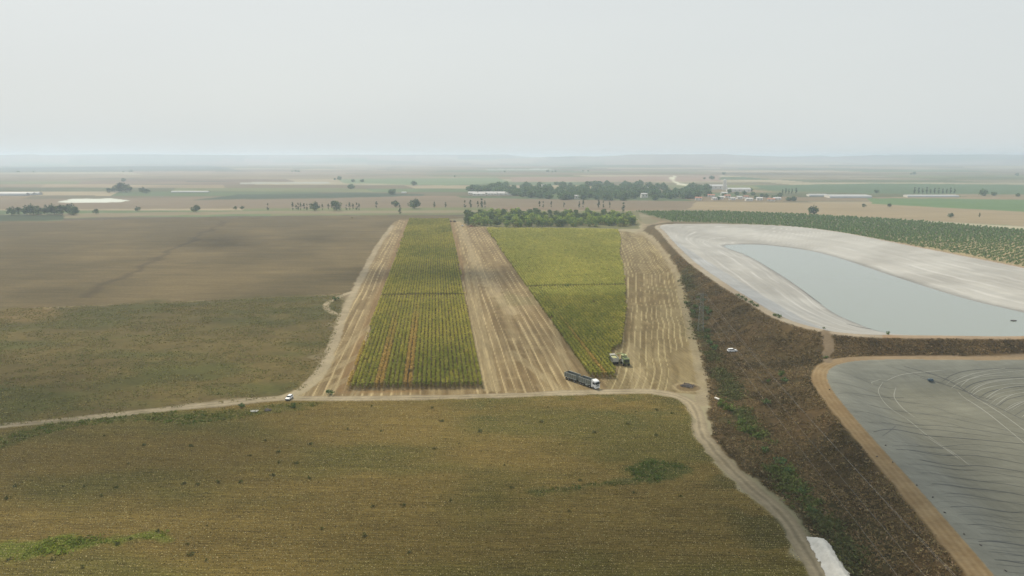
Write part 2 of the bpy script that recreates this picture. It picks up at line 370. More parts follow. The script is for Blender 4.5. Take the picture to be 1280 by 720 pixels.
# embankment sides and rough ground to the right of the track
s1g = sdf(W1, nzx, nzy, 90); s2g = sdf(W2, nzx, nzy, 90)
s1e = sdf(W1, X, Y, 90); s2e = sdf(W2, X, Y, 90)
RG = np.vstack([PW([(806, 284), (800, 292), (816, 303), (836, 332), (850, 352), (857, 378), (866, 405), (874, 440), (884, 478), (888, 520), (893, 555), (918, 580), (960, 612), (995, 643), (1022, 680), (1048, 727), (1080, 800)]), [[300, 90], [300, 420], [240, 560]], PW([(900, 279), (840, 278), (815, 280)])])
sr = sdf(RG, nzx, nzy, 40)
bk = mixc([.125, .094, .050], [.078, .064, .034], sstep(.3, .7, fbm(X / 13, Y / 18, 121, 5)))
red_ = sstep(.5, .75, fbm(X / 30, Y / 22, 123, 3)); bk = bk * (1 - .5 * red_[:, None]) + np.array([.145, .096, .05]) * .5 * red_[:, None]
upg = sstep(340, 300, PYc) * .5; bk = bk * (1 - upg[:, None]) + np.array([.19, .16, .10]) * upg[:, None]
bk = bk * (.75 + .5 * n4[:, None])
paint(sstep(1, -1, sr), bk, 7)
DITCH = smooth_line(PW([(853, 350), (866, 385), (880, 430), (900, 462), (915, 490), (925, 520), (945, 553), (975, 590), (1010, 630), (1048, 672), (1080, 725)]), 6)
dd = pdist(DITCH, nzx, nzy, 40)
paint(.55 * sstep(9, 2, dd + (n20 - .5) * 10), [.05, .062, .024])
# paths on the reservoir rims
o1 = sstep(1.2, .6, np.abs(s1e - 1.75 + (n4 - .5) * 1.2) - .9)
oc = mixc([.30, .22, .125], [.33, .24, .15], n20); toor = sstep(330, 300, Y)
pth1 = (s1e > -.2) & (s1e < 3.8)
c1p = mixc([.46, .41, .32], [.40, .24, .12], sstep(.45, .6, fbm(X / 25, Y / 25, 131, 2)) * .2 + .5 * (PX > 1100))
paint(sstep(.8, -.3, np.abs(s1e - 2.3 + (n4 - .5)) - 2.4), c1p, 8)
tr2 = np.abs(((s2e / 1.55) % 1) - .5) * 2
c2p = mixc([.29, .20, .10], [.41, .31, .175], np.clip(.55 * tr2 + .9 * (n4 - .35) + .9 * (n20 - .4), 0, 1))
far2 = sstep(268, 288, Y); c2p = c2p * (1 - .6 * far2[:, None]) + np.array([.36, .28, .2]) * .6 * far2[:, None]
wid = 5.2 - 2.4 * sstep(282, 289, Y)
paint(sstep(1, -.6, s2e - wid + (n4 - .5) * 1.5) * (s2e > -.2), c2p, 8)
paint(sstep(2.4, 1.4, pdist(SPUR, nzx, nzy, 20)) * (s1e > 0) * (s2e > 0), [.26, .2, .13], 8)
# sheets
jj = fbm(X / 40, Y / 40, 141, 4)
lc = mixc([.39, .38, .345], [.50, .495, .46], sstep(.3, .7, jj))
tt = np.maximum(-s1e, 0) / (np.maximum(-s1e, 0) + np.maximum(sdf(WW, X, Y, 200), 0) + 1e-6)
tw = tt + (fbm(X / 30, Y / 30, 143, 3) - .5) * .06
for k_, (cv, wd, am) in enumerate([(.16, .012, .5), (.33, .02, .5), (.5, .012, .35), (.62, .025, .5), (.8, .02, .4), (.9, .012, .5)]):
    a_ = am * sstep(wd, 0, np.abs(tw - cv)) * sstep(.35, .6, fbm(X / 35, Y / 35, 150 + k_, 2))
    lc = lc * (1 - a_[:, None]) + np.array([.82, .82, .80]) * a_[:, None]
fine = vnoise(tw * 62, X / 40 + Y / 60, 145); fin2 = vnoise(tw * 24, X / 25 + Y / 45, 146); lc = lc * (.80 + .24 * fine[:, None] + .16 * fin2[:, None])
lc = lc * (1 - .4 * sstep(.93, .985, tt + (n4 - .5) * .04)[:, None])
wst = (P(900, 350, 6)[0] + 18 - X) / 40
lc = np.where((X < np.interp(Y, [320, 700], [140, 150]))[:, None], lc * np.array([.88, .92, 1.0]), lc)
paint((s1e < 0).astype(float), lc, 9)
d2 = np.maximum(-s2e, 0)
lc2 = mixc([.18, .185, .17], [.165, .165, .14], sstep(9, 22, d2 + (n20 - .5) * 8))
lc2 = lc2 * (.86 + .28 * fbm(X / 12, Y / 30, 151, 4)[:, None])
d2w = d2 + (fbm(X / 14, Y / 14, 153, 3) - .5) * 6
paint((s2e < 0).astype(float), lc2, 10)
# roads
def road(line, w, c, rid, m=30):
    d = pdist(line, X + (nzx - X) * .25, Y + (nzy - Y) * .25, m); paint(sstep(w + .6, w - .5, d), c, rid); return d
dirt = mixc([.31, .26, .17], [.43, .365, .25], np.clip(.4 + (n20 - .5) * 1.5 + (n4 - .5), 0, 1))
dr = pdist(ROAD, X + (nzx - X) * .2, Y + (nzy - Y) * .2, 30)
wroad = 2.5 + (n20 - .5) * 1.6
rut = 1 - .26 * sstep(.55, .15, np.abs(dr) + (n4 - .5) * .5) + .14 * sstep(.4, .1, np.abs(np.abs(dr) - .95)) - .12 * sstep(1.5, 2.1, np.abs(dr))
paint(sstep(wroad + .7, wroad - .5, dr), dirt * rut[:, None], 11)
db = pdist(BRANCH, X + (nzx - X) * .3, Y + (nzy - Y) * .3, 30); paint(sstep(3.4, 1.6, db + (n20 - .5) * 2), dirt, 11)
dl = pdist(LOOP, X, Y, 20); paint(sstep(2.4, 1.3, dl), dirt, 11)
drt = pdist(RTRACK, X + (nzx - X) * .3, Y + (nzy - Y) * .3, 30); tw_ = sstep(.6, 0, np.abs(drt - 1.1)); paint(np.maximum(.6 * sstep(3.4, 1.8, drt), .75 * tw_), mixc([.29, .235, .14], [.38, .32, .2], n4), 11)
dq = pdist(RTR2, nzx, nzy, 30); paint(sstep(5, 2, dq), [.3, .24, .16], 11)
# fans of wheel tracks by the junctions
for a_, b_, w in [((356, 496), (420, 470), .5), ((365, 497), (455, 440), .5), ((372, 497), (470, 400), .4), ((404, 497), (440, 470), .5), ((440, 497), (560, 330), .3), ((700, 488), (640, 440), .5), ((810, 489), (800, 460), .5), ((795, 489), (790, 430), .4), ((720, 489), (690, 400), .4), ((610, 488), (582, 330), .6), ((620, 488), (590, 330), .6)]:
    dk = pdist(PW([a_, ((a_[0] + b_[0]) / 2 - 3, (a_[1] + b_[1]) / 2 - 2), b_]), X, Y, 12); paint(.5 * sstep(w + .7, w, np.abs(dk - .9)), [.38, .325, .21])
# trampled pale chaff in the middle strip
paint(.65 * sstep(10, 2, pdist(PW([(574, 278), (600, 340), (640, 392)]), nzx, nzy, 20) * 1.6 + (n20 - .5) * 14), [.40, .34, .23])
dc = np.hypot(X - P(860, 484)[0], (Y - P(860, 484)[1]))
paint(sstep(7, 5.5, dc + (n4 - .5) * 2), [.34, .285, .18]); paint(sstep(5, 4.2, dc + (n4 - .5) * 1.5), [.20, .15, .085])
# verge and weed patches on the near field
VERGE = PW([(-60, 560), (0, 549), (60, 530), (140, 522), (250, 513), (340, 506), (400, 503), (385, 512), (330, 520), (270, 527), (240, 533), (180, 527), (100, 532), (40, 547), (0, 560)])
sv = sdf(VERGE, nzx, nzy, 30); paint(.75 * sstep(3, -3, sv + (n20 - .5) * 7), mixc([.075, .10, .028], [.14, .13, .045], n4))
GP1 = PW([(-80, 690), (0, 677), (50, 670), (110, 672), (200, 662), (210, 670), (120, 682), (80, 692), (0, 702), (-80, 710)])
GP2 = PW([(785, 585), (815, 576), (850, 580), (862, 592), (820, 604), (790, 600)])
GP3 = PW([(660, 615), (740, 603), (800, 600), (800, 606), (740, 610), (660, 618)])
for gp, c_, s_ in [(GP1, [.13, .17, .03], .85), (GP2, [.06, .085, .025], .8), (GP3, [.06, .08, .025], .7)]:
    sg = sdf(gp, nzx, nzy, 30); paint(s_ * sstep(1.5, -1.5, sg + (n4 - .5) * 4), np.array(c_) * 1.0)
paint(.5 * sstep(.55, .7, fbm(X / 10, Y / 7, 161, 4)) * (sn < 0) * sstep(560, 500, PYc) * sstep(500, 620, PX), [.075, .095, .035])
paint(.6 * sstep(.5, .62, fbm(X / 14, Y / 9, 163, 4)) * (sn < 0) * sstep(60, 10, np.abs(PX - 870 - (PYc - 520) * .6)), [.075, .08, .032])

TONE = {k_: v_ * np.array([.90, .90, .90]) for k_, v_ in {1: np.array([.78, .80, .71]), 2: .8, 3: np.array([.52, .49, .42]), 4: np.array([.50, .485, .36]), 5: np.array([.73, .70, .50]), 6: np.array([.72, .69, .61]), 7: np.array([.60, .56, .46]), 8: .62, 9: np.array([.70, .69, .68]), 10: np.array([.84, .84, .78]), 11: .72, 12: .75}.items()}
for k_, v_ in TONE.items(): col[reg == k_] *= v_
# split the land by region, sharing borders
V = np.stack([X, Y, GZ], 1).astype(np.float32)
idx = np.arange(nr * nc).reshape(nr, nc)
F = np.stack([idx[:-1, :-1], idx[:-1, 1:], idx[1:, 1:], idx[1:, :-1]], -1).reshape(-1, 4)
fr = reg[F[:, 0]]
names = {1: ('ground', 'plain'), 2: ('hills', 'plain'), 3: ('ploughed_field', 'soil'), 4: ('weedy_field', 'weedy'), 5: ('cultivated_field', 'near'), 6: ('stubble_field', 'stubble'),
         7: ('embankment', 'bank'), 8: ('path', 'dirt'), 9: ('reservoir_liner', 'liner'), 10: ('reservoir_liner', 'cover'), 11: ('dirt_road', 'dirt'), 12: ('orchard_ground', 'soil')}
LAND = {}
for k, (nm, mt) in names.items():
    f = F[fr == k]
    if not len(f): continue
    us, inv = np.unique(f, return_inverse=True)
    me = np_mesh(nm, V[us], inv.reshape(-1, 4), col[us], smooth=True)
    LAND[k] = tag(mesh_obj(nm, me, M[mt]), kind='structure')

# water
wm, nt, b = newmat('reservoir water')
b.inputs['Base Color'].default_value = (.185, .21, .19, 1); b.inputs['Roughness'].default_value = .16; b.inputs['IOR'].default_value = 1.33
tc = nt.nodes.new('ShaderNodeTexCoord'); nn = nt.nodes.new('ShaderNodeTexNoise'); nn.inputs['Scale'].default_value = .8; nt.links.new(tc.outputs['Object'], nn.inputs['Vector'])
bp = nt.nodes.new('ShaderNodeBump'); bp.inputs['Strength'].default_value = .12; bp.inputs['Distance'].default_value = .1; nt.links.new(nn.outputs['Fac'], bp.inputs['Height']); nt.links.new(bp.outputs['Normal'], b.inputs['Normal'])
bm = bmesh.new(); vs = [bm.verts.new((x, y, ZW)) for x, y in WW]; f_ = bm.faces.new(vs)
bmesh.ops.triangulate(bm, faces=bm.faces[:]); bmesh.ops.recalc_face_normals(bm, faces=bm.faces[:])
if sum(f.normal.z for f in bm.faces) < 0: bmesh.ops.reverse_faces(bm, faces=bm.faces[:])
me = bpy.data.meshes.new('water'); bm.to_mesh(me); tag(mesh_obj('water', me, wm), kind='structure')

# ribbons lying on the land
def ribbon(name, pts, w, mat, lift=.02, parent=None, z=None, k=8):
    """pts: world xy line; a low rounded welt of width w following the land"""
    L = smooth_line(pts, k); d = np.gradient(L, axis=0); d /= np.linalg.norm(d, axis=1)[:, None] + 1e-9
    nrm = np.stack([-d[:, 1], d[:, 0]], 1); ww = w * (.7 + .6 * vnoise(np.arange(len(L)) * .35, np.zeros(len(L)) + L[0, 0], 3)) * (.15 + np.sin(np.linspace(0, math.pi, len(L))) ** .5)
    a = L + nrm * ww[:, None] / 2; c = L - nrm * ww[:, None] / 2
    za = H(a[:, 0], a[:, 1]) + lift; zb = H(L[:, 0], L[:, 1]) + lift + w * .22; zc = H(c[:, 0], c[:, 1]) + lift
    v = np.concatenate([np.c_[a, za], np.c_[L, zb], np.c_[c, zc]]); n = len(L); i = np.arange(n - 1)
    f = np.concatenate([np.stack([i, i + n, i + n + 1, i + 1], 1), np.stack([i + n, i + 2 * n, i + 2 * n + 1, i + n + 1], 1)])
    return mesh_obj(name, np_mesh(name, v, f, smooth=True), mat, parent)
def Pland(px, py):
    """first meeting of a sight line with the land"""
    zs = np.arange(12.5, -4, -.05); q = np.array([P(px, py, z)[:2] for z in zs]); hh_ = H(q[:, 0], q[:, 1])
    k_ = np.argmax(hh_ >= zs); return q[k_] if hh_[k_] >= zs[k_] else np.array(P(px, py, 0)[:2])
l2 = LAND[10]
seams = [[(1150, 575), (1215, 582), (1290, 592)], [(1052, 507), (1140, 516), (1290, 545)], [(1068, 514), (1170, 532), (1290, 549)], [(1100, 553), (1200, 556), (1290, 565)],
         [(1115, 558), (1180, 561), (1290, 572)], [(1120, 562), (1200, 569), (1290, 582)], [(1135, 581), (1210, 588), (1290, 600)], [(1152, 591), (1215, 600), (1290, 611)],
         [(1165, 605), (1230, 612), (1290, 622)], [(1176, 618), (1230, 622), (1290, 633)], [(1188, 634), (1240, 637), (1290, 641)], [(1198, 644), (1240, 646), (1290, 652)], [(1210, 656), (1250, 659), (1290, 664)],
         [(1223, 677), (1260, 679), (1290, 683)], [(1236, 690), (1260, 692), (1290, 697)], [(1243, 700), (1270, 703), (1290, 706)], [(1130, 458), (1200, 484), (1290, 530)], [(1040, 478), (1090, 490), (1150, 505)], [(1048, 492), (1100, 496), (1130, 497)],
         [(1047, 463), (1090, 480), (1120, 486)], [(1102, 546), (1112, 539), (1120, 532)], [(1150, 472), (1200, 487), (1240, 500)], [(1105, 456), (1150, 470), (1180, 480)], [(1085, 528), (1150, 536), (1240, 546)], [(1092, 540), (1150, 543), (1290, 556)]]
def lane_w(i): return [.34, .16, .22, .13, .16, .3, .14, .2][i % 8]
for i, s_ in enumerate(seams):
    ribbon('seam', [Pland(*p) for p in s_], lane_w(i), M['seam'], .03, l2)
for s_ in [[(1200, 484), (1215, 473), (1250, 466), (1290, 463)], [(1213, 492), (1232, 480), (1290, 472)], [(1228, 500), (1250, 487), (1290, 481)], [(1243, 508), (1262, 495), (1290, 490)], [(1255, 515), (1275, 504), (1290, 500)],
           [(1196, 488), (1235, 517), (1290, 562)], [(1210, 490), (1250, 516), (1290, 545)], [(1104, 477), (1098, 490), (1110, 508), (1135, 525), (1160, 545), (1190, 565), (1212, 582)], [(1120, 484), (1118, 497), (1130, 512), (1145, 522)],
           [(1106, 477), (1130, 468), (1183, 463)], [(1148, 540), (1180, 560), (1200, 575)], [(1190, 478), (1215, 468), (1260, 460)], [(1092, 482), (1090, 478), (1102, 474)]]:
    ribbon('fold', [Pland(*p) for p in s_], .32, M['crease'], .03, l2)
ex = np.interp
for k_ in range(24):
    py = 562 + k_ * 6.6 + random.uniform(-1.5, 1.5); x0 = float(ex(py, [515, 558, 613, 670, 722], [1062, 1100, 1150, 1200, 1245])) + random.uniform(1, 30); x1 = random.choice([1290, 1290, x0 + random.uniform(50, 110)]); x1 = min(x1, 1290)
    if x1 - x0 > 15: ribbon('seam', [Pland(x0, py), Pland((x0 + x1) / 2, py + (x1 - x0) * .045 + random.uniform(-.8, .8)), Pland(x1, py + (x1 - x0) * .075)], random.choice([.07, .09, .12]), M['seam'], .03, l2)
for k_ in range(14):      # crowded folds towards the upper right
    t_ = k_ / 13; xa, ya = 1176 + 100 * t_ + random.uniform(-4, 4), 478 + 44 * t_ + random.uniform(-2, 2)
    ribbon('fold', [Pland(xa, ya), Pland(min(xa + 14, 1286), ya - 9), Pland(min(xa + 42, 1290), ya - 15), Pland(1294, ya - 17)], random.choice([.16, .24, .3]), M['crease'] if k_ % 3 else M['seam'], .03, l2)
for k_ in range(16):
    xa, ya = random.uniform(1060, 1200), random.uniform(462, 540)
    ribbon('seam', [Pland(xa, ya), Pland(xa + 22, ya + random.uniform(1, 5)), Pland(xa + 50, ya + random.uniform(4, 12))], .07, M['seam'], .03, l2)
l1 = LAND[9]
for s_ in [[(1000, 361), (1040, 389), (1075, 405), (1112, 416)], [(1058, 405), (1080, 410), (1112, 416)]]:
    ribbon('seam', [Pland(*p) for p in s_], .5, M['seam'], .05, l1)

# ------------------------------------------------------------------ ground cover, crops
def scatter(poly, dens, seed=0):
    lo = poly.min(0); hi = poly.max(0); n = int((hi[0] - lo[0]) * (hi[1] - lo[1]) * dens)
    p = rng.uniform(lo, hi, (n, 2)); return p[sdf(poly, p[:, 0], p[:, 1], 5) < 0]
def inview(p, ylo=125, k=.76): return p[(p[:, 1] > ylo) & (np.abs(p[:, 0]) < (p[:, 1] + 20) * k)]
def tufts(name, p, size, h, nq, cols, mat, label, cat, aspect=.34, lift=.5, kind='stuff'):
    """grass-like clumps: p (n,2), each nq leaves"""
    n = len(p); z = H(p[:, 0], p[:, 1]); sc = np.repeat(np.asarray(size) * np.ones(n), nq); hh_ = np.repeat(np.asarray(h) * np.ones(n), nq)
    c = np.repeat(np.c_[p, z], nq, 0); off = rng.normal(size=(n * nq, 3)); off[:, 2] = np.abs(off[:, 2])
    c = c + off * np.c_[sc * .55, sc * .55, hh_ * lift]
    Q = leaves(c, sc * .5, aspect, .2); C = tint(np.repeat(cols, nq, 0), n * nq, .28, .08)
    o = mesh_obj(name, flake_mesh(name, Q, C), mat); tag(o, label, cat, kind=kind); return o
# crop residue on the near field: pale specks along rows
p = inview(scatter(NEARF, 9.0)); p = p[p[:, 1] > 128]
p = p[rng.random(len(p)) < np.clip(1.25 - (p[:, 1] - 130) / 230, .30, 1)]
p[:, 1] = np.where(rng.random(len(p)) < .75, np.round((p[:, 1] + p[:, 0] * .03) / .95) * .95 - p[:, 0] * .03 + rng.normal(0, .1, len(p)), p[:, 1])
c = mixc([.30, .25, .11], [.52, .44, .23], rng.random(len(p)))
dk = rng.random(len(p)) < .35; c[dk] = [.045, .04, .015]
z = H(p[:, 0], p[:, 1]); cen = np.c_[p, z + .05]
Q = leaves(cen, .105 * rng.uniform(.6, 1.3, len(p)), .7, .5)
o = mesh_obj('crop_residue', flake_mesh('crop_residue', Q, tint(c, len(p), .3)), M['dryleaf']); tag(o, 'pale dry crop residue flecking the big brown near field', 'crop residue', kind='stuff')
# weeds on the near field
def patch(poly, dens, size, h, nq, ca, cb, name, label, cat, mat='leaf', thr=None, sd=1):
    p = inview(scatter(poly, dens)); 
    if thr is not None: p = p[fbm(p[:, 0] / 9, p[:, 1] / 7, sd, 4) > thr]
    c = mixc(ca, cb, np.clip(fbm(p[:, 0] / 6, p[:, 1] / 6, sd + 9, 3) * 1.6 - .3, 0, 1))
    return tufts(name, p, size * rng.uniform(.6, 1.4, len(p)), h, nq, c, M[mat], label, cat)
patch(GP1, 1.6, .75, .4, 7, [.22, .26, .045], [.14, .17, .035], 'green_weeds', 'bright green weed patch at lower left of the near field', 'weeds', thr=.42, sd=301)
patch(GP2, 1.4, .7, .4, 6, [.08, .12, .03], [.12, .15, .045], 'green_weeds', 'dark green weed patch near the right side of the near field', 'weeds', thr=.4, sd=303)
patch(GP3, .8, .6, .3, 5, [.08, .12, .03], [.12, .14, .045], 'green_weeds', 'thin dark green weed streak crossing the near field', 'weeds', thr=.4, sd=305)
patch(VERGE, .9, .75, .35, 6, [.10, .15, .03], [.19, .18, .06], 'verge_weeds', 'green and yellow verge weeds below the dirt road at left', 'weeds', thr=.42, sd=307)
patch(WEEDF, .9, .6, .22, 4, [.26, .215, .09], [.16, .17, .06], 'field_weeds', 'low olive weeds covering the field left of the dirt road', 'weeds', 'dryleaf', thr=.42, sd=309)
# dry brush on the bank
p = inview(scatter(RG, 2.3)); s1p = sdf(W1, p[:, 0], p[:, 1], 60); s2p = sdf(W2, p[:, 0], p[:, 1], 60); spu = pdist(SPUR, p[:, 0], p[:, 1], 20)
rdd = pdist(ROAD, p[:, 0], p[:, 1], 30)
p = p[(s1p > 5) & (s2p > np.where(p[:, 1] > 285, 3.2, 5.8)) & (spu > 2.2) & (rdd > 3.2) & (fbm(p[:, 0] / 5, p[:, 1] / 5, 311, 3) > .33) & (p[:, 1] < 560)]
p = p[rng.random(len(p)) < np.clip(1.5 - p[:, 1] / 420, .25, 1)]
t_ = fbm(p[:, 0] / 10, p[:, 1] / 12, 313, 4)
c = mixc([.20, .148, .075], [.10, .078, .04], sstep(.35, .65, t_)); k_ = rng.random(len(p)) < .10; c[k_] = [.30, .23, .13]
tufts('dry_brush', p, rng.uniform(.35, .75, len(p)), .4, 9, c, M['dryleaf'], 'brown dry brush covering the banks around the reservoirs', 'brush')
# green thicket in the ditch
L = DITCH; seg = rng.integers(0, len(L) - 1, 5200); t_ = rng.random(5200)[:, None]
p = L[seg] * (1 - t_) + L[seg + 1] * t_ + rng.normal(0, 1, (5200, 2)) * np.array([2.0, 2.0])
dn = fbm(p[:, 0] / 9, p[:, 1] / 12, 315, 3); p = p[(dn > .45) & (p[:, 1] > 125) & (rng.random(len(p)) < np.where(p[:, 1] < 172, .3, .7)) & (pdist(ROAD, p[:, 0], p[:, 1], 30) > 4)]
g_ = sstep(250, 205, p[:, 1]) * sstep(150, 175, p[:, 1]); gg = np.clip(.2 + .8 * g_ * (rng.random(len(p)) < .8), 0, 1)
c = mixc([.11, .11, .05], [.13, .155, .05], gg)
tufts('ditch_thicket', p, rng.uniform(.7, 1.4, len(p)), .8, 8, c, M['leaf'], 'green thicket growing along the ditch beside the dirt road', 'thicket')

# corn
def corn(name, poly, label, orange=(), gaps=(), seed=0, pitch=1.75):
    v0 = (poly @ ROWN).min(); v1 = (poly @ ROWN).max(); u0 = (poly @ ROWD).min(); u1 = (poly @ ROWD).max()
    pts = []
    for v in np.arange(v0 + .5, v1, pitch):
        uu = u0; arr = []
        while uu < u1: arr.append(uu); uu += .34 * max(1, (uu / 300) ** 1.35)
        arr = np.array(arr); pts.append(np.c_[np.full(len(arr), v), arr])
    pts = np.concatenate(pts); v, u_ = pts[:, 0], pts[:, 1]
    xy = v[:, None] * ROWN + u_[:, None] * ROWD + rng.normal(0, .06, (len(v), 2))
    s = sdf(poly, xy[:, 0], xy[:, 1], 10); keep = s + (fbm(xy[:, 0] / 1.5, xy[:, 1] / 6, 410, 3) - .5) * 2.2 < 0
    for a_, b_, w in gaps:
        keep &= pdist(np.array([a_, b_]), xy[:, 0], xy[:, 1], 30) + (fbm(xy[:, 0] / 4, xy[:, 1] / 4, 400, 2) - .5) * 1.5 > w
    keep &= fbm(xy[:, 0] / 3.0, xy[:, 1] / 5.0, 402 + seed, 3) < .80
    xy = xy[keep]; v = v[keep]; u_ = u_[keep]; n = len(xy); lod = np.maximum(1, (u_ / 300) ** .9)
    nq = 9; z = H(xy[:, 0], xy[:, 1]); hgt = 2.55 + (fbm(xy[:, 0] / 12, xy[:, 1] / 12, 403, 3) - .5) * .9
    hf = np.tile(np.array([.22, .42, .6, .74, .84, .92, .97, 1.0, 1.05]), n)
    XY = np.repeat(xy, nq, 0); hz = np.repeat(z, nq) + np.repeat(hgt, nq) * (hf + rng.normal(0, .03, n * nq))
    lr = np.repeat(lod, nq)
    C3 = np.c_[XY + (rng.normal(0, 1, (n * nq, 1)) * .30) * ROWN + rng.normal(0, .16, (n * nq, 1)) * lr[:, None] * ROWD, hz]
    Q = leaves(C3, .34 * lr ** .55, .5, .0)
    big = fbm(xy[:, 0] / 35, xy[:, 1] / 70, 405 + seed, 3); sm = fbm(xy[:, 0] / 1.7, xy[:, 1] / 8, 407 + seed, 2)
    t_ = np.clip(sstep(.2, .8, big) * .55 + .12 + (sm - .5) * .8, 0, 1)
    base = mixc([.21, .235, .052], [.44, .40, .095], t_)
    if seed:
        f_ = sstep(412, 440, u_) * (.75 + .25 * t_); base = base * (1 - f_[:, None]) + mixc([.36, .375, .10], [.52, .51, .14], t_) * f_[:, None]
    for (vo, wv, ulim) in orange:
        k_ = (np.abs(v - vo) < wv) * sstep(ulim + 60, ulim - 60, u_ + rng.normal(0, 25, n)) * .7
        base = base * (1 - k_[:, None]) + np.array([.47, .30, .11]) * k_[:, None]
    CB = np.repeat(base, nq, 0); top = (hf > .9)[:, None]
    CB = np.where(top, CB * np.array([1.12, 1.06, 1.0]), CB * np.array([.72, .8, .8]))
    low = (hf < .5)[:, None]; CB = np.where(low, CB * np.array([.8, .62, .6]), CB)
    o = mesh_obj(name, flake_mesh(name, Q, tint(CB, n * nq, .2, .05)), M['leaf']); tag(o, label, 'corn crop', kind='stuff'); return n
vo1 = (np.array(P(474, 480)[:2]) @ ROWN); vo2 = (np.array(P(510, 480)[:2]) @ ROWN)
n1 = corn('corn_crop', C1, 'tall yellow green corn block in straight rows left of the bare stubble strip', [(vo1 + .4, 1.9, 345), (vo2 + .6, 1.7, 365), (vo1 - 11.4, .9, 330)], [(P(480, 373)[:2], P(590, 371)[:2], 3.2)])
n2 = corn('corn_crop', C2, 'wedge shaped corn block narrowing to a point beside the truck', [((np.array(P(741, 470)[:2]) @ ROWN) + 3.6, 1.0, 330)], [(P(650, 361.5)[:2], P(782, 359)[:2], 3.0)], seed=20)
print('corn clumps', n1, n2)

# ------------------------------------------------------------------ trees
def crown_mesh(name, w, h, z0, nclump, nleaf, size, cols, shape='round', seed=0):
    """foliage: clumps of leaves spread through a crown volume"""
    global rng
    keep = rng; rng = np.random.default_rng(seed)
    cc = []
    while len(cc) < nclump:
        q = rng.uniform(-1, 1, 3)
        if np.linalg.norm(q) > 1 or np.linalg.norm(q) < .35: continue
        cc.append(q)
    cc = np.array(cc)
    if shape == 'cone': t = (cc[:, 2] + 1) / 2; cc[:, :2] *= (1.05 - .85 * t)[:, None]
    if shape == 'column': t = (cc[:, 2] + 1) / 2; cc[:, :2] *= (np.sin(np.clip(t * .95 + .08, 0, 1) * math.pi) ** .5)[:, None]
    cc[:, :2] *= w / 2; cc[:, 2] = z0 + (cc[:, 2] + 1) / 2 * (h - z0)
    rad = rng.uniform(.16, .3, nclump) * w
    per = nleaf // nclump; c0 = np.repeat(cc, per, 0); off = rng.normal(size=c0.shape); off /= np.linalg.norm(off, axis=1)[:, None]
    c0 = c0 + off * (np.repeat(rad, per) * rng.uniform(.4, 1, len(c0)) ** .5)[:, None] * [1, 1, .8]
    c0[:, 2] = np.maximum(c0[:, 2], z0 * .6)
    Q = leaves(c0, size, .7, 0)
    bi = rng.integers(0, len(cols), nclump); base = np.array(cols)[bi] * rng.uniform(.8, 1.25, (nclump, 1))
    C = tint(np.repeat(base, per, 0), len(c0), .25)
    rng = keep
    return flake_mesh(name, Q, C)
def trunk_mesh(name, h, r, branches=4, seed=0):
    rd = random.Random(seed); bm = bmesh.new()
    def limb(p0, p1, r0, r1, n=6):
        d = (p1 - p0).normalized(); a = d.orthogonal().normalized(); b_ = d.cross(a)
        c0 = [bm.verts.new(p0 + (a * math.cos(t) + b_ * math.sin(t)) * r0) for t in [i * math.tau / n for i in range(n)]]
        c1 = [bm.verts.new(p1 + (a * math.cos(t) + b_ * math.sin(t)) * r1) for t in [i * math.tau / n for i in range(n)]]
        for i in range(n): bm.faces.new((c0[i], c0[(i + 1) % n], c1[(i + 1) % n], c1[i]))
        bm.faces.new(c1)
    limb(Vector((0, 0, -.3)), Vector((rd.uniform(-.1, .1), 0, h * .6)), r, r * .7); limb(Vector((0, 0, h * .58)), Vector((.1, .1, h)), r * .7, r * .3)
    for i in range(branches):
        a = i * math.tau / branches + rd.random(); z = h * rd.uniform(.4, .75)
        limb(Vector((0, 0, z)), Vector((math.cos(a) * h * .35, math.sin(a) * h * .35, z + h * .35)), r * .4, r * .15, 5)
    me = bpy.data.meshes.new(name); bm.to_mesh(me); bm.free(); me.materials.append(M['bark']); return me
GREEN = [[.11, .16, .06], [.14, .185, .06], [.09, .14, .06]]
DARK = [[.07, .115, .065], [.085, .13, .065], [.06, .10, .06]]
LIME = [[.24, .32, .07], [.31, .37, .08], [.17, .26, .07], [.33, .31, .12]]
KIND = {}
def kind(nm, crown_args, trunk_args, n=3):
    KIND[nm] = []
    for i in range(n):
        cm = crown_mesh('crown', *crown_args, seed=abs(hash(nm)) % 999 + i if False else sum(map(ord, nm)) + i * 7); cm.materials.append(M['leaf'])
        KIND[nm].append((cm, trunk_mesh('trunk', *trunk_args, seed=i)))
kind('belt', (9.5, 10, .8, 22, 700, .7, LIME), (5.5, .2))
kind('beltdark', (9.5, 11, .8, 22, 700, .7, GREEN), (5.5, .2))
kind('wood', (18, 14, .6, 28, 660, 1.4, [[.10, .17, .085], [.13, .20, .09], [.085, .14, .08], [.15, .21, .09]]), (8, .35))
kind('round', (12, 11, 2.0, 18, 600, .8, DARK + GREEN), (6, .35))
kind('cypress', (3.4, 12, .8, 14, 260, .5, DARK, 'column'), (9, .15, 0))
kind('fir', (5.5, 14, 1.0, 14, 320, .6, DARK, 'cone'), (11, .2, 0))
kind('orchard', (3.0, 3.1, .5, 9, 100, .36, [[.12, .20, .06], [.15, .225, .07], [.18, .235, .08]]), (1.6, .09, 3))
kind('bush', (2.4, 1.5, .1, 8, 130, .26, GREEN), (1.0, .05, 4))
kind('weed', (1.3, .6, .05, 6, 60, .17, [[.12, .13, .05], [.15, .14, .06], [.10, .115, .045]]), (.4, .03, 4))
kind('greenbush', (2.6, 1.5, .1, 8, 130, .28, [[.14, .18, .05], [.11, .15, .05]]), (1.0, .05, 4))
NT = 0
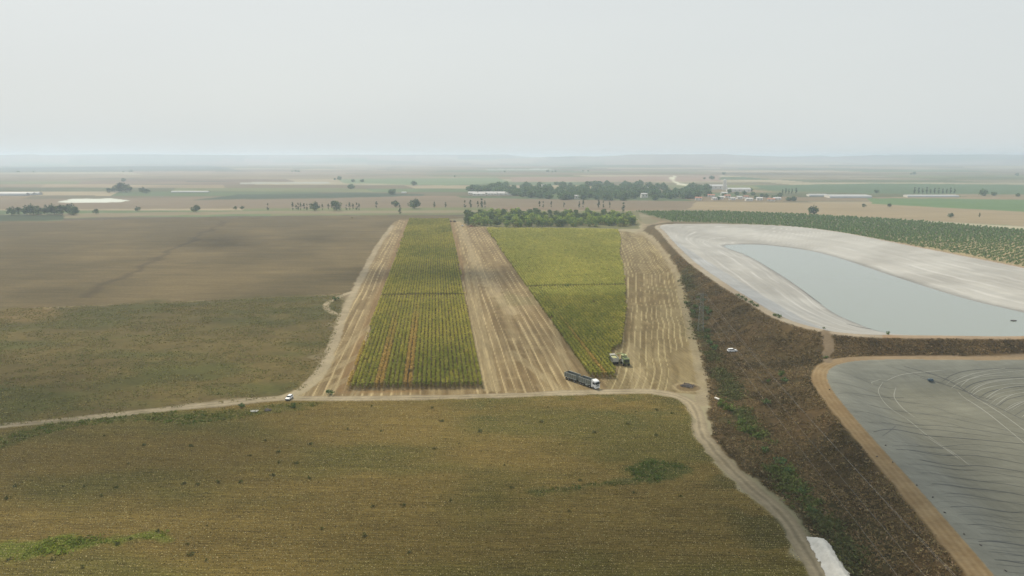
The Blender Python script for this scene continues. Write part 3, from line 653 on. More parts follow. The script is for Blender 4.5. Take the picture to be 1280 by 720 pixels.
def tree(nm, kindn, x, y, scale, label, cat, group=None, sz=None, crown='crown', trunk='trunk', z=None):
    global NT
    NT += 1; z = Hs(x, y) if z is None else z
    r = empty(nm, (x, y, z), random.uniform(0, 6.28)); r.scale = (scale, scale, sz or scale)
    cm, tm = KIND[kindn][NT % len(KIND[kindn])]
    mesh_obj(crown, cm, None, r); mesh_obj(trunk, tm, None, r); tag(r, label, cat, group); return r

# belt of trees behind the corn
k = 0
for i in range(225):
    for _ in range(50):
        px = random.uniform(584, 791); py = 268 + random.random() ** .8 * 16.0 if px < 770 else random.uniform(273, 283)
        x, y, _z = P(px, py)
        if all((x - a) ** 2 + (y - b_) ** 2 > 30 for a, b_ in getattr(tree, 'pos', [])): break
    tree.pos = getattr(tree, 'pos', []) + [(x, y)]
    lime = random.random() < (.75 if py > 277 else .35)
    tree('broadleaf_tree', 'belt' if lime else 'beltdark', x, y, random.uniform(.7, 1.05), 'light green tree in the belt behind the corn' if lime else 'darker green tree in the belt behind the corn', 'tree', 'trees of the belt behind the corn')
# village wood
wood_n = 0
for i in range(285):
    t_ = random.random(); px = 586 + 300 * t_; lo_, hi_ = np.interp(px, [586, 650, 700, 800, 885], [240, 246, 250, 251, 248]), np.interp(px, [586, 640, 690, 800, 885], [238, 234, 231, 231, 237])
    py = random.uniform(hi_, lo_); x, y, _z = P(px, py)
    tree('woodland_tree', 'wood', x, y, random.uniform(.6, 1.15), 'dark bluish tree in the hazy wood around the village', 'tree', 'trees of the village wood')
for px, py in [(905, 246), (921, 244), (930, 243), (941, 244), (952, 246), (958, 247), (968, 249), (945, 249), (912, 241), (986, 251), (992, 251), (898, 250), (938, 239), (975, 246)]:
    x, y, _z = P(px, py); tree('village_tree', 'wood', x, y, random.uniform(.45, .65), 'small dark tree between the pale houses right of the wood', 'tree', 'small trees among the pale houses')
for i in range(24):
    px, py = random.uniform(-20, 1300), random.choice([random.uniform(214, 226), random.uniform(224, 246)])
    if 560 < px < 1000 and py > 228: continue
    x, y = P(px, py)[:2]
    for j in range(random.choice([1, 2, 3])): tree('hazy_tree', 'wood', x + j * random.uniform(14, 30), y + random.uniform(-20, 20), random.uniform(.4, .95), 'pale hazy tree scattered over the far plain', 'tree', 'hazy trees of the far plain')
# rows along the road beyond
rowx = [335, 366, 370, 373, 376, 380, 384, 403, 411, 433, 437, 441, 446, 449]
for px in rowx:
    x, y, _z = P(px, 263); tree('cypress_tree', 'cypress', x, y, random.uniform(.85, 1.15), 'thin dark cypress in the row along the far farm road', 'tree', 'cypresses along the far farm road')
for px, lb in [(471, 'lone thin cypress left of the round trees on the far farm road')]:
    x, y, _z = P(px, 261.5); tree('cypress_tree', 'cypress', x, y, 1.25, lb, 'tree')
for px in [581, 588, 597, 602, 606, 674, 679, 689, 705, 724, 729, 748, 754, 762]:
    x, y, _z = P(px, 260); tree('cypress_tree', 'fir' if px in (588, 602, 724, 748) else 'cypress', x, y, random.uniform(.75, 1.15), 'dark upright tree in the broken row before the village wood', 'tree', 'upright trees before the village wood')
for k_, px, py, s_, lb in [('round', 393, 263.5, .95, 'round tree among the cypresses, left one of two'), ('round', 421, 263.5, 1.05, 'wider round tree among the cypresses, right one of two'), ('round', 494, 259, .8, 'smaller round tree left of the broad one on the far road'),
                       ('round', 518, 261, 1.1, 'broad round tree on the far farm road near the corn'), ('fir', 500, 268, .75, 'dark pointed tree standing alone above the corn block'), ('fir', 543, 260, .6, 'small pointed tree right of the broad round tree'),
                       ('fir', 557, 260, .55, 'small pointed tree left of the broken upright row'), ('fir', 779, 265.5, .85, 'dark pointed tree at the left corner of the orchard'), ('round', 1017, 269, .95, 'lone round tree at the far edge of the orchard'),
                       ('round', 244.5, 265, .75, 'lone dark tree in the pale fields at left'), ('round', 120, 267.5, .5, 'small bare looking tree by the left field edge'), ('round', 172, 264, .5, 'low bushy tree in the pale fields left'), ('round', 1188, 272, .45, 'small dark tree beyond the right part of the orchard'),
                       ('round', 1080, 259, .4, 'tiny tree in the tan field, left of a pair'), ('round', 1112, 259, .45, 'tiny tree in the tan field, right of a pair'), ('fir', 1224, 272, .4, 'tiny pointed tree at the far right field edge'), ('round', 294, 262, .35, 'low shrub like tree left of a close pair'), ('round', 303, 262, .4, 'low shrub like tree right of a close pair')]:
    x, y, _z = P(px, py); tree('field_tree', k_, x, y, s_ * 1.3, lb, 'tree')
for px, py, s_ in [(15, 269, .8), (24, 268, .7), (34, 268.5, .9), (42, 268, 1.0), (48, 269, .7), (60, 268, .9), (68, 268, 1.0), (78, 268.5, .95), (88, 268, 1.05), (92, 269, .8)]:
    x, y, _z = P(px, py); tree('grove_tree', 'round', x, y, s_ * 1.35, 'dark tree in the grove at the far left', 'tree', 'trees of the far left grove')
for px, py, s_ in [(137, 241, .9), (143, 240.5, 1.1), (149, 240, 1.6), (154, 240, 1.8), (159, 240.5, 1.5), (178, 241, 1.1), (184, 242, .9)]:
    x, y, _z = P(px, py); tree('hazy_tree', 'round', x, y, s_ * 1.1, 'large bluish tree beyond the white pond at left', 'tree', 'hazy trees beyond the white pond')
for px in [978, 982, 986, 990, 995] + list(range(1143, 1194, 5)):
    x, y, _z = P(px, 242.5); tree('hazy_tree', 'fir', x, y, random.uniform(.8, 1.15), 'hazy pointed tree in the row beyond the houses' if px < 1000 else 'hazy pointed tree in the row by the far white tunnels', 'tree', 'hazy rows of pointed trees')

# orchard
oa = np.array([1.15, 1.0]); oa /= np.linalg.norm(oa); ob = np.array([oa[1], -oa[0]])
pts = np.array([oa * i * 5.4 + ob * j * 6.6 for i in range(40, 420) for j in range(-160, 130)])
s_ = sdf(ORCH, pts[:, 0], pts[:, 1], 10); k1 = sdf(W1, pts[:, 0], pts[:, 1], 60)
pts = pts[(s_ < -2) & (k1 > 22) & (np.abs(pts[:, 0]) < (pts[:, 1]) * .76 + 10)]
pts = pts + rng.normal(0, .35, pts.shape); pts = pts[rng.random(len(pts)) > .03]
order = np.argsort(pts[:, 1]); pts = pts[order]
vis = (pts[:, 0] < (pts[:, 1] * CP + CAMH * SP) * .712)
big = pts[vis][:300]; rest = np.concatenate([pts[~vis], pts[vis][300:]])
zb = H(big[:, 0], big[:, 1])
for i, (x, y) in enumerate(big):
    tree('orchard_tree', 'orchard', x, y, random.uniform(.8, 1.1), 'small round orchard tree in the rows beyond the water', 'tree', 'nearest trees of the orchard', z=float(zb[i]))
cm = KIND['orchard'][0][0]; nv = len(cm.vertices); co = np.zeros(nv * 3, np.float32); cm.vertices.foreach_get('co', co); co = co.reshape(-1, 4, 3)
cc_ = np.zeros(nv * 4, np.float32); cm.color_attributes['tint'].data.foreach_get('color', cc_); cc_ = cc_.reshape(-1, 4, 4)[:, 0, :3]
zz = H(rest[:, 0], rest[:, 1]); QQ = []; CC = []
for lim0, lim1, take, gs in [(0, 700, 64, 1.05), (700, 1e9, 30, 1.9)]:
    m_ = (rest[:, 1] >= lim0) & (rest[:, 1] < lim1); rp = rest[m_]; rz = zz[m_]
    if not len(rp): continue
    sel = rng.permutation(len(co))[:take]; t_ = co[sel]; ctr = t_.mean(1, keepdims=True); t_ = ctr + (t_ - ctr) * gs
    a = rng.uniform(0, 6.28, len(rp)); s_ = rng.uniform(.8, 1.12, len(rp))
    ca, sa = np.cos(a)[:, None, None], np.sin(a)[:, None, None]
    q = np.stack([(t_[None, :, :, 0] * ca - t_[None, :, :, 1] * sa) * s_[:, None, None] + rp[:, 0][:, None, None], (t_[None, :, :, 0] * sa + t_[None, :, :, 1] * ca) * s_[:, None, None] + rp[:, 1][:, None, None], t_[None, :, :, 2] * s_[:, None, None] + rz[:, None, None]], -1)
    QQ.append(q.reshape(-1, 4, 3)); CC.append(np.tile(cc_[sel], (len(rp), 1)) * np.repeat(rng.uniform(.85, 1.15, len(rp)), take)[:, None])
o = mesh_obj('distant_orchard', flake_mesh('distant_orchard', np.concatenate(QQ), np.concatenate(CC)), M['leaf']); tag(o, 'dark green rows of the orchard stretching away behind its nearest trees', 'orchard', kind='stuff')
print('orchard', len(pts))

# shrubs
def at(px, py): q = Pland(px, py); return float(q[0]), float(q[1])
for px, py, s_ in [(926, 366, .8), (931, 369, 1.0), (937, 372, .9), (943, 375, .9), (947, 378, .7), (950, 379, .8), (973, 391, .9), (978, 393, 1.0)]:
    x, y = at(px - 4, py + 4); tree('shrub', 'bush', x, y, s_, 'dark green shrub on the rim path of the upper reservoir', 'shrub', 'shrubs on the reservoir rim', crown='foliage', trunk='stem')
for px, py, s_, lb in [(1109, 418, .8, 'small dark shrub on the rim where the water meets the bank'), (1032, 448, .8, 'small dark shrub at the foot of the spur path'), (1030, 411, .5, 'tiny dark shrub on the liner edge above the spur path'), (707, 361, 1.9, 'dark green bush standing in the gap across the corn wedge')]:
    x, y = at(px, py) if px != 707 else P(707, 362)[:2]; tree('shrub', 'bush', x, y, s_, lb, 'shrub', crown='foliage', trunk='stem')
for px, py, s_ in [(882, 388, 1.5), (886, 393, 1.6), (883, 400, 1.2), (870, 385, 1.3), (866, 392, 1.4), (884, 415, 1.2), (888, 430, 1.3), (893, 437, 1.4), (884, 424, 1.1), (859, 380, 1.2), (879, 377, 1.0), (872, 373, .9)]:
    x, y = at(px, py); tree('shrub', 'bush', x, y, s_, 'dark shrub in the brush around the lattice mast', 'shrub', 'shrubs around the lattice mast', crown='foliage', trunk='stem')
for px, py, s_ in [(903, 508, 1.5), (912, 514, 1.6), (925, 530, 1.5), (935, 541, 1.7), (945, 548, 1.3), (958, 566, 1.2), (975, 580, 1.3), (985, 592, 1.2), (1003, 617, 1.1), (1015, 640, 1.0), (958, 505, 1.2), (975, 470, 1.4), (982, 478, 1.3), (960, 478, .8)]:
    x, y = at(px, py); tree('shrub', 'greenbush' if px < 950 and py < 560 else 'bush', x, y, s_ * .9, 'green bush in the ditch beside the curving dirt road', 'shrub', 'bushes along the ditch', crown='foliage', trunk='stem')
weedpts = [(160, 580), (78, 608), (106, 608), (145, 609), (127, 620), (331, 551), (347, 565), (348, 578), (340, 594), (370, 578), (386, 598), (230, 605), (246, 606), (272, 603), (198, 664), (162, 673), (145, 680), (234, 680), (238, 692), (258, 700), (312, 570), (387, 555), (180, 558), (130, 546), (240, 558), (301, 603), (258, 657),
           (552, 526), (600, 540), (743, 541), (785, 530), (820, 545), (631, 582), (512, 691), (455, 670), (466, 633), (503, 632), (563, 626), (542, 561), (477, 539), (435, 536), (685, 509), (612, 502), (465, 508), (540, 510), (640, 610), (725, 602), (793, 617), (850, 621), (403, 661), (712, 640), (700, 555), (795, 515), (840, 517), (676, 527), (820, 513), (10, 623), (20, 608), (104, 708), (66, 700), (12, 700)]
for i, (px, py) in enumerate(weedpts):
    x, y = P(px, py)[:2]; tree('weed_clump', 'weed', x, y, random.uniform(.45, 1.15), 'dark weed clump dotting the near field', 'weed', 'weed clumps on the near field', crown='foliage', trunk='stem')
for px, py, s_, lb in [(420, 375, 1.4, 'green bush inside the loop of the dirt track'), (412, 493, 1.2, 'dull low bush on the stubble beside the road junction'), (366, 509, .9, 'green bush just below the white car'), (303, 509, .9, 'green bush left of the discarded white sheet'), (440, 272.5, .8, 'small dark shrub at the far edge of the ploughed field')]:
    x, y = P(px, py)[:2]; tree('shrub', 'bush', x, y, s_, lb, 'shrub', crown='foliage', trunk='stem')

# ------------------------------------------------------------------ built things
def bx(bm, x0, x1, y0, y1, z0, z1, bevel=0, taper=None):
    r = bmesh.ops.create_cube(bm, size=1); vs = r['verts']
    for v in vs:
        top = v.co.z > 0
        v.co = Vector((x0 if v.co.x < 0 else x1, y0 if v.co.y < 0 else y1, z1 if top else z0))
        if taper and top: v.co.x += taper if v.co.x == x0 else -taper
    if bevel:
        es = list({e for v in vs for e in v.link_edges}); bmesh.ops.bevel(bm, geom=es, offset=bevel, segments=2, affect='EDGES')
def cyl(bm, p0, p1, r0, r1=None, n=12, cap=True):
    p0, p1 = Vector(p0), Vector(p1); r1 = r0 if r1 is None else r1; d = (p1 - p0).normalized(); a = d.orthogonal().normalized(); b_ = d.cross(a)
    A = [bm.verts.new(p0 + (a * math.cos(t) + b_ * math.sin(t)) * r0) for t in [i * math.tau / n for i in range(n)]]
    B = [bm.verts.new(p1 + (a * math.cos(t) + b_ * math.sin(t)) * r1) for t in [i * math.tau / n for i in range(n)]]
    for i in range(n): bm.faces.new((A[i], A[(i + 1) % n], B[(i + 1) % n], B[i]))
    if cap: bm.faces.new(B); bm.faces.new(A[::-1])
def prism(bm, prof, y0, y1, bevel=0, yin=0):
    """profile in xz extruded across y; yin narrows the upper points"""
    zm = max(z for x, z in prof); zn = min(z for x, z in prof)
    k_ = lambda z: yin * max(0, (z - zn) / (zm - zn))
    a = [bm.verts.new((x, y0 + k_(z), z)) for x, z in prof]; b_ = [bm.verts.new((x, y1 - k_(z), z)) for x, z in prof]
    fs = [bm.faces.new(a), bm.faces.new(b_[::-1])]
    for i in range(len(prof)): fs.append(bm.faces.new((a[i], b_[i], b_[(i + 1) % len(prof)], a[(i + 1) % len(prof)])))
    bmesh.ops.recalc_face_normals(bm, faces=fs)
    if bevel: bmesh.ops.bevel(bm, geom=list({e for f in fs for e in f.edges}), offset=bevel, segments=2, affect='EDGES')
def part(name, fn, mat, parent=None, label=None):
    bm = bmesh.new(); fn(bm); bmesh.ops.recalc_face_normals(bm, faces=bm.faces[:]); me = bpy.data.meshes.new(name); bm.to_mesh(me); bm.free()
    o = mesh_obj(name, me, mat, parent)
    if label: o['label'] = label
    return o
def wheel(parent, x, y, r, w):
    s = 1 if y > 0 else -1
    o = part('wheel', lambda b: cyl(b, (0, -w / 2, 0), (0, w / 2, 0), r, n=18), M['rubber'], parent); o.location = (x, y, r)
    rm = part('rim', lambda b: (cyl(b, (0, s * w * .45, 0), (0, s * (w * .5 + .02), 0), r * .58, r * .52, n=14), cyl(b, (0, s * w * .5, 0), (0, s * (w * .5 + .07), 0), r * .2, n=8)), M['rim'], o)
    return o
def bed(parent, x0, x1, zb, zt, w=1.25, name='cargo_bed'):
    t = .07
    def f(b):
        bx(b, x0, x1, -w, w, zb, zb + .1)
        bx(b, x0, x0 + t, -w, w, zb + .1, zt); bx(b, x1 - t, x1, -w, w, zb + .1, zt + .12)
        bx(b, x0 + t, x1 - t, -w, -w + t, zb + .1, zt); bx(b, x0 + t, x1 - t, w - t, w, zb + .1, zt)
    o = part(name, f, M['greybed'], parent)
    def g(b):
        for s in (-1, 1):
            for i in range(6):
                xx = x0 + .12 + (x1 - x0 - .34) * i / 5; ya = s * (w + .003); bx(b, xx, xx + .1, min(ya, ya + s * .06), max(ya, ya + s * .06), zb + .16, zt - .02)
            ya = s * (w + .004); bx(b, x0, x1, min(ya, ya + s * .09), max(ya, ya + s * .09), zb, zb + .15)
            bx(b, x0 + .01, x1 - .01, min(ya - s * .08, ya + s * .07), max(ya - s * .08, ya + s * .07), zt + .003, zt + .1)
    part('side_rails', g, M['rail'], o)
    part('bed_floor', lambda b: bx(b, x0 + t + .01, x1 - t - .01, -w + t + .01, w - t - .01, zb + .103, zb + .3), M['darkbed'], o)
    return o
def cab(parent, x0, x1, mat, zt=3.45, w=1.22, glass=True):
    o = part('cab', lambda b: prism(b, [(x0, .55), (x1 - .05, .55), (x1, .9), (x1, 1.75), (x1 - .22, 2.8), (x1 - .55, 3.12), (x0 + .25, zt), (x0, zt - .1)], -w, w, .07, .06), mat, parent)
    part('windscreen', lambda b: prism(b, [(x1 + .012, 1.78), (x1 - .18, 2.72), (x1 - .25, 2.72), (x1 - .06, 1.78)], -w + .14, w - .14), M['glass'], o)
    for s in (-1, 1):
        part('side_window', lambda b: prism(b, [(x1 - .2, 1.85), (x1 - .4, 2.6), (x0 + .75, 2.65), (x0 + .75, 1.85)], s * (w - .05) - .02, s * (w - .05) + .045 if s > 0 else s * (w - .05) + .02, 0) if s > 0 else prism(b, [(x1 - .2, 1.85), (x1 - .4, 2.6), (x0 + .75, 2.65), (x0 + .75, 1.85)], -w + .0, -w + .05), M['glass'], o)
        part('mirror', lambda b: (bx(b, x1 - .1, x1 + .02, s * (w + .2) - .09, s * (w + .2) + .09, 1.9, 2.5, .02), cyl(b, (x1 - .1, s * (w - .05), 2.55), (x1 - .05, s * (w + .2), 2.52), .025, n=6)), M['plastic'], o)
        part('headlight', lambda b: bx(b, x1 - .03, x1 + .03, s * .95 - .2, s * .95 + .2, .78, .98, .02), M['lamp'], o)
    part('grille', lambda b: [bx(b, x1 - .02, x1 + .02, -.75, .75, 1.05 + i * .13, 1.12 + i * .13) for i in range(5)], M['plastic'], o)
    part('bumper', lambda b: bx(b, x1 - .25, x1 + .06, -w, w, .38, .7, .05), mat, o)
    return o
# tipper truck with trailer
pf = np.array(P(747, 486.5)[:2]); pr = np.array(P(709.5, 473.5)[:2]); dv = pf - pr; ln = np.linalg.norm(dv); print('rig length', ln, 'mid', (pf + pr) / 2)
ang = math.atan2(dv[1], dv[0]); tc_ = pr + dv / ln * 0
def make_rig(front, ang):
    x, y = front; r = empty('tipper_truck', (x, y, Hs(x, y)), ang)
    part('chassis', lambda b: (bx(b, -8.6, -.4, -.45, .45, .7, .98), bx(b, -3.0, -2.2, -1.1, 1.1, .6, 1.1, .05)), M['darkbed'], r)
    cab(r, -2.25, 0, M['white'])
    bed(r, -8.9, -2.55, 1.15, 2.9)
    for xx in (-1.1, -2.95 - .1, -6.5, -7.75):
        for s in (-1, 1): wheel(r, xx, s * 1.07, .5, .32)
    part('fuel_tank', lambda b: cyl(b, (-5.3, -.98, .75), (-4.1, -.98, .75), .32, n=14), M['rail'], r)
    part('drawbar', lambda b: (cyl(b, (-10.6, .4, .8), (-8.7, 0, .8), .07), cyl(b, (-10.6, -.4, .8), (-8.7, 0, .8), .07)), M['darkbed'], r)
    part('trailer_chassis', lambda b: bx(b, -16.6, -10.2, -.45, .45, .7, .98), M['darkbed'], r)
    bed(r, -16.9, -10.2, 1.15, 2.9, name='trailer_bed')
    for xx in (-11.3, -14.6, -15.9):
        for s in (-1, 1): wheel(r, xx, s * 1.07, .5, .32)
    for s in (-1, 1): part('tail_light', lambda b: bx(b, -16.95, -16.86, s * 1.0 - .12, s * 1.0 + .12, .95, 1.1), M['red'], r)
    tag(r, 'white cabbed tipper truck with grey open bed and matching trailer on the stubble', 'truck'); return r
make_rig(pf, ang)
# silage truck beside the harvester
def make_silage(x, y, ang):
    r = empty('silage_truck', (x, y, Hs(x, y)), ang)
    part('chassis', lambda b: bx(b, -6.6, -.4, -.45, .45, .7, .98), M['darkbed'], r)
    cab(r, -2.0, 0, M['dustwhite'], zt=3.1, w=1.2)
    bd = bed(r, -6.9, -2.3, 1.15, 2.9, w=1.3)
    part('tailgate', lambda b: bx(b, -7.0, -6.905, -1.25, 1.25, 1.3, 2.85, .02), M['dustwhite'], r)
    part('silage_load', lambda b: (bx(b, -6.8, -2.42, -1.2, 1.2, 1.5, 2.75, .25)), flat_mat('chopped corn', (.30, .30, .15), .95, var=.3, scale=6, bump=.6), r)
    for xx in (-1.1, -5.0, -6.1):
        for s in (-1, 1): wheel(r, xx, s * 1.07, .5, .32)
    tag(r, 'dusty white truck with a loaded bed driving beside the green harvester', 'truck')
rowa = math.atan2(ROWD[1], ROWD[0])
q = np.array(P(769.5, 456)[:2]) + ROWD * 7.0; make_silage(q[0], q[1], rowa)
def make_harvester(x, y, ang):
    r = empty('forage_harvester', (x, y, Hs(x, y)), ang)
    part('body', lambda b: (prism(b, [(-5.6, 1.15), (-5.8, 1.7), (-5.7, 3.0), (-5.0, 3.25), (-2.4, 3.3), (-2.2, 3.0), (-2.2, 1.15)], -1.3, 1.3, .1, .08), bx(b, -2.25, -.2, -1.0, 1.0, .9, 1.75, .05)), M['green'], r)
    part('engine_grille', lambda b: [bx(b, -5.86, -5.78, -1.0, 1.0, 1.75 + i * .2, 1.87 + i * .2) for i in range(6)] + [bx(b, -4.6, -3.4, -.7, .7, 3.285, 3.34)], M['plastic'], r)
    part('side_panel', lambda b: bx(b, -5.3, -2.6, 1.31, 1.36, 1.3, 2.6, .02), M['rail'], r)
    cb = part('cab', lambda b: prism(b, [(-2.1, 1.75), (-.35, 1.75), (-.1, 2.6), (-.35, 3.55), (-2.1, 3.55)], -.95, .95, .05, .05), M['glass'], r)
    part('cab_roof', lambda b: bx(b, -2.3, -.1, -1.05, 1.05, 3.56, 3.78, .06), M['palegreen'], cb)
    part('spout', lambda b: (cyl(b, (-2.9, 0, 3.2), (-2.95, .15, 4.3), .22, .2), cyl(b, (-2.95, .15, 4.2), (-3.0, 1.6, 4.95), .2, .18), cyl(b, (-3.0, 1.6, 4.95), (-3.1, 3.4, 4.9), .18, .15), bx(b, -3.3, -2.9, 3.35, 3.75, 4.45, 4.95, .03)), M['palegreen'], r)
    part('ladder', lambda b: ([bx(b, -1.4, -.9, 1.0, 1.3, .6 + i * .3, .65 + i * .3) for i in range(4)]), M['rail'], r)
    for xx, rr, ww in ((-1.2, .98, .65), (-4.7, .7, .5)):
        for s in (-1, 1): wheel(r, xx, s * 1.2, rr, ww)
    h = part('header', lambda b: (bx(b, .35, 1.0, -2.3, 2.3, .35, 1.25, .05), bx(b, -.3, .4, -.5, .5, .5, 1.2)), M['green'], r)
    for i in range(7): part('divider', lambda b: cyl(b, (.9, -2.25 + i * .75, .55), (2.1, -2.25 + i * .75, .25), .2, .03, n=8), M['palegreen'], h)
    tag(r, 'green forage harvester with raised spout at the edge of the corn wedge', 'harvester')
q = np.array(P(783.5, 458)[:2]) + ROWD * 6.0; make_harvester(q[0], q[1], rowa)
def make_car(nm, x, y, ang, label, mat, pick=False, tilt=None):
    r = empty(nm, (x, y, Hs(x, y) + .02), ang)
    if tilt: r.rotation_euler = (tilt[0], tilt[1], ang)
    bodyp = [(-2.1, .35), (2.05, .35), (2.15, .6), (2.1, .92), (1.15, 1.08), (-2.05, 1.1), (-2.15, .7)]
    bd = part('body', lambda b: prism(b, bodyp, -.88, .88, .07, .05), mat, r)
    top = [(1.0, 1.05), (.35, 1.62), (-1.75, 1.62), (-2.0, 1.05)] if not pick else [(1.0, 1.05), (.35, 1.66), (-.6, 1.66), (-.75, 1.05)]
    part('roof', lambda b: prism(b, top, -.8, .8, .06, .12), mat, r)
    part('windscreen', lambda b: prism(b, [(1.05, 1.1), (.47, 1.58), (.40, 1.58), (.9, 1.1)], -.68, .68), M['glass'], r)
    rx = top[3][0]
    part('rear_window', lambda b: prism(b, [(rx - .03, 1.15), (top[2][0] - .07, 1.55), (top[2][0] + .1, 1.55), (rx + .1, 1.15)], -.62, .62), M['glass'], r)
    for s in (-1, 1):
        part('side_window', lambda b: prism(b, [(.75, 1.13), (.3, 1.53), (top[2][0] + .1, 1.53), (rx + .25, 1.13)], min(s * .70, s * .785), max(s * .70, s * .785)), M['glass'], r)
        part('headlight', lambda b: bx(b, 2.06, 2.16, s * .66 - .16, s * .66 + .16, .68, .84, .02), M['lamp'], r)
        part('mirror', lambda b: bx(b, .72, .86, s * .96 - .1, s * .96 + .1, 1.08, 1.24, .03), M['plastic'], r)
    part('bumper', lambda b: (bx(b, 2.1, 2.2, -.8, .8, .36, .62, .03), bx(b, -2.24, -2.12, -.8, .8, .36, .6, .03)), M['plastic'], r)
    if pick: part('cargo_bed', lambda b: (bx(b, -2.1, -.8, -.82, -.76, 1.05, 1.3), bx(b, -2.1, -.8, .76, .82, 1.05, 1.3), bx(b, -2.12, -2.04, -.755, .755, 1.05, 1.3)), mat, r)
    for xx in (-1.35, 1.35):
        for s in (-1, 1): wheel(r, xx, s * .82, .34, .22)
    return tag(r, label, 'car')
x, y = P(359.5, 501)[:2]; make_car('parked_car', x, y + 2, R(-97), 'white car on the dirt road where the tracks meet', M['white']).scale = (.88, .88, .88)
x, y = at(915, 440); make_car('parked_car', x, y, R(8), 'white car standing in the brush of the bank right of the mast', M['white'], tilt=(0, 0))
for px, py, a_, lb, mt in [(578, 283, 80, 'white car parked at the left end of the tree belt', 'white'), (589, 283.5, 20, 'red car parked at the foot of the tree belt', 'red'), (563.5, 277.5, 10, 'dark car at the far end of the stubble, left one', 'plastic'), (568.5, 277.5, 5, 'dark car at the far end of the stubble, right one', 'plastic')]:
    x, y = P(px, py)[:2]; make_car('parked_car', x, y, R(a_), lb, M[mt])

# lattice mast with cables
mx_, my_ = at(875.5, 414); mz = Hs(mx_, my_)
def make_mast(x, y, z, h=19, rz=0):
    r = empty('lattice_mast', (x, y, z), rz)
    w0, w1 = 1.35, .5
    def W_(t): return w0 + (w1 - w0) * t
    for sx in (-1, 1):
        for sy in (-1, 1): part('leg', lambda b: cyl(b, (sx * w0, sy * w0, -.3), (sx * w1, sy * w1, h), .085, .06, n=6), M['steel'], r)
    def lat(b):
        n = 11
        for i in range(n):
            t0, t1 = (i / n) ** .9, ((i + 1) / n) ** .9; a, c_ = W_(t0), W_(t1); z0, z1 = t0 * h, t1 * h
            for s in (-1, 1):
                for (p0, p1) in [((-a, s * a, z0), (c_, s * c_, z1)), ((a, s * a, z0), (-c_, s * c_, z1)), ((s * a, -a, z0), (s * c_, c_, z1)), ((s * a, a, z0), (s * c_, -c_, z1)), ((-c_, s * c_, z1), (c_, s * c_, z1)), ((s * c_, -c_, z1), (s * c_, c_, z1))]:
                    cyl(b, p0, p1, .032, n=4)
    part('lattice', lat, M['steel'], r)
    arms = []
    for zz_, ww_ in ((h - .6, 2.4), (h - 3.0, 3.2)):
        def arm(b):
            for s in (-1, 1):
                for yy in (-.45, .45): cyl(b, (s * .4, yy, zz_), (s * ww_, 0, zz_), .06, n=5)
                cyl(b, (s * .45, 0, zz_ + .9), (s * ww_, 0, zz_), .05, n=5)
        a_ = part('crossarm', arm, M['steel'], r)
        for s in (-1, 1):
            part('insulator', lambda b: [cyl(b, (s * ww_, 0, zz_ - .15 - .14 * k_), (s * ww_, 0, zz_ - .22 - .14 * k_), .12, .09, n=8) for k_ in range(5)], M['glass'], a_)
            arms.append((s * ww_, zz_ - .9))
    tag(r, 'grey lattice power mast standing in the brush below the upper reservoir', 'power mast'); return r, arms
m1, arms = make_mast(mx_, my_, mz, 19)
end = Vector((58, -120, 20.0)); st = Vector((mx_, my_, mz))
dirv = Vector((end.x - st.x, end.y - st.y, 0)).normalized(); m1.rotation_euler = (0, 0, math.atan2(dirv.y, dirv.x) + math.pi / 2)
side = Vector((dirv.y, -dirv.x, 0)) * -1
def cablemesh(p0, p1, sag, r=.017):
    def f(b):
        n = 60; pr_ = None
        for i in range(n + 1):
            t = i / n; p = p0.lerp(p1, t); p.z -= sag * 4 * t * (1 - t)
            if pr_ is not None: cyl(b, pr_, p, r, n=4, cap=False)
            pr_ = p.copy()
    return f
wires = [(-3.2, 15.4, -6.5, 16), (-2.4, 18, -2.0, 19), (2.4, 18, 3.5, 19), (3.2, 15.4, 9, 16)]
for i, (a0, z0, a1, z1) in enumerate(wires):
    p0 = st + side * a0 + Vector((0, 0, z0 - .3 if z0 > 16 else z0 - .25)); p1 = Vector((end.x, end.y, 0)) + side * a1 + Vector((0, 0, z1))
    o = part('power_cable', cablemesh(p0, p1, 7.0), M['cable']); tag(o, 'thin power cable strung from the lattice mast above the brown bank', 'cable', 'power cables from the lattice mast')
# cables beyond the mast to the far side
# white heap beside the road
HP = PW([(1006, 671), (1036, 677), (1048, 697), (1063, 718), (1085, 752), (1062, 775), (1046, 745), (1030, 715)])
ctr = HP.mean(0)
g = np.stack(np.meshgrid(np.linspace(HP[:, 0].min(), HP[:, 0].max(), 60), np.linspace(HP[:, 1].min(), HP[:, 1].max(), 90)), -1).reshape(-1, 2)
gs_ = sdf(HP, g[:, 0] + (fbm(g[:, 0] * 1.2, g[:, 1] * 1.2, 501, 3) - .5) * .9, g[:, 1], 5)
hgt = H(g[:, 0], g[:, 1]) + np.where(gs_ < 0, np.minimum(1.5, -gs_ * .75 + .02) * (.75 + .5 * fbm(g[:, 0] / 1.5, g[:, 1] / 1.5, 503, 3)), -.1 - gs_ * .1)
ii = np.arange(60 * 90).reshape(90, 60); ff = np.stack([ii[:-1, :-1], ii[:-1, 1:], ii[1:, 1:], ii[1:, :-1]], -1).reshape(-1, 4); ff = ff[(gs_[ff] < 0).all(1)]
us, inv = np.unique(ff, return_inverse=True); me = np_mesh('white_heap', np.c_[g, hgt][us], inv.reshape(-1, 4), smooth=True)
tag(mesh_obj('white_heap', me, M['heap']), 'long white heap dumped beside the dirt road at lower right', 'heap')
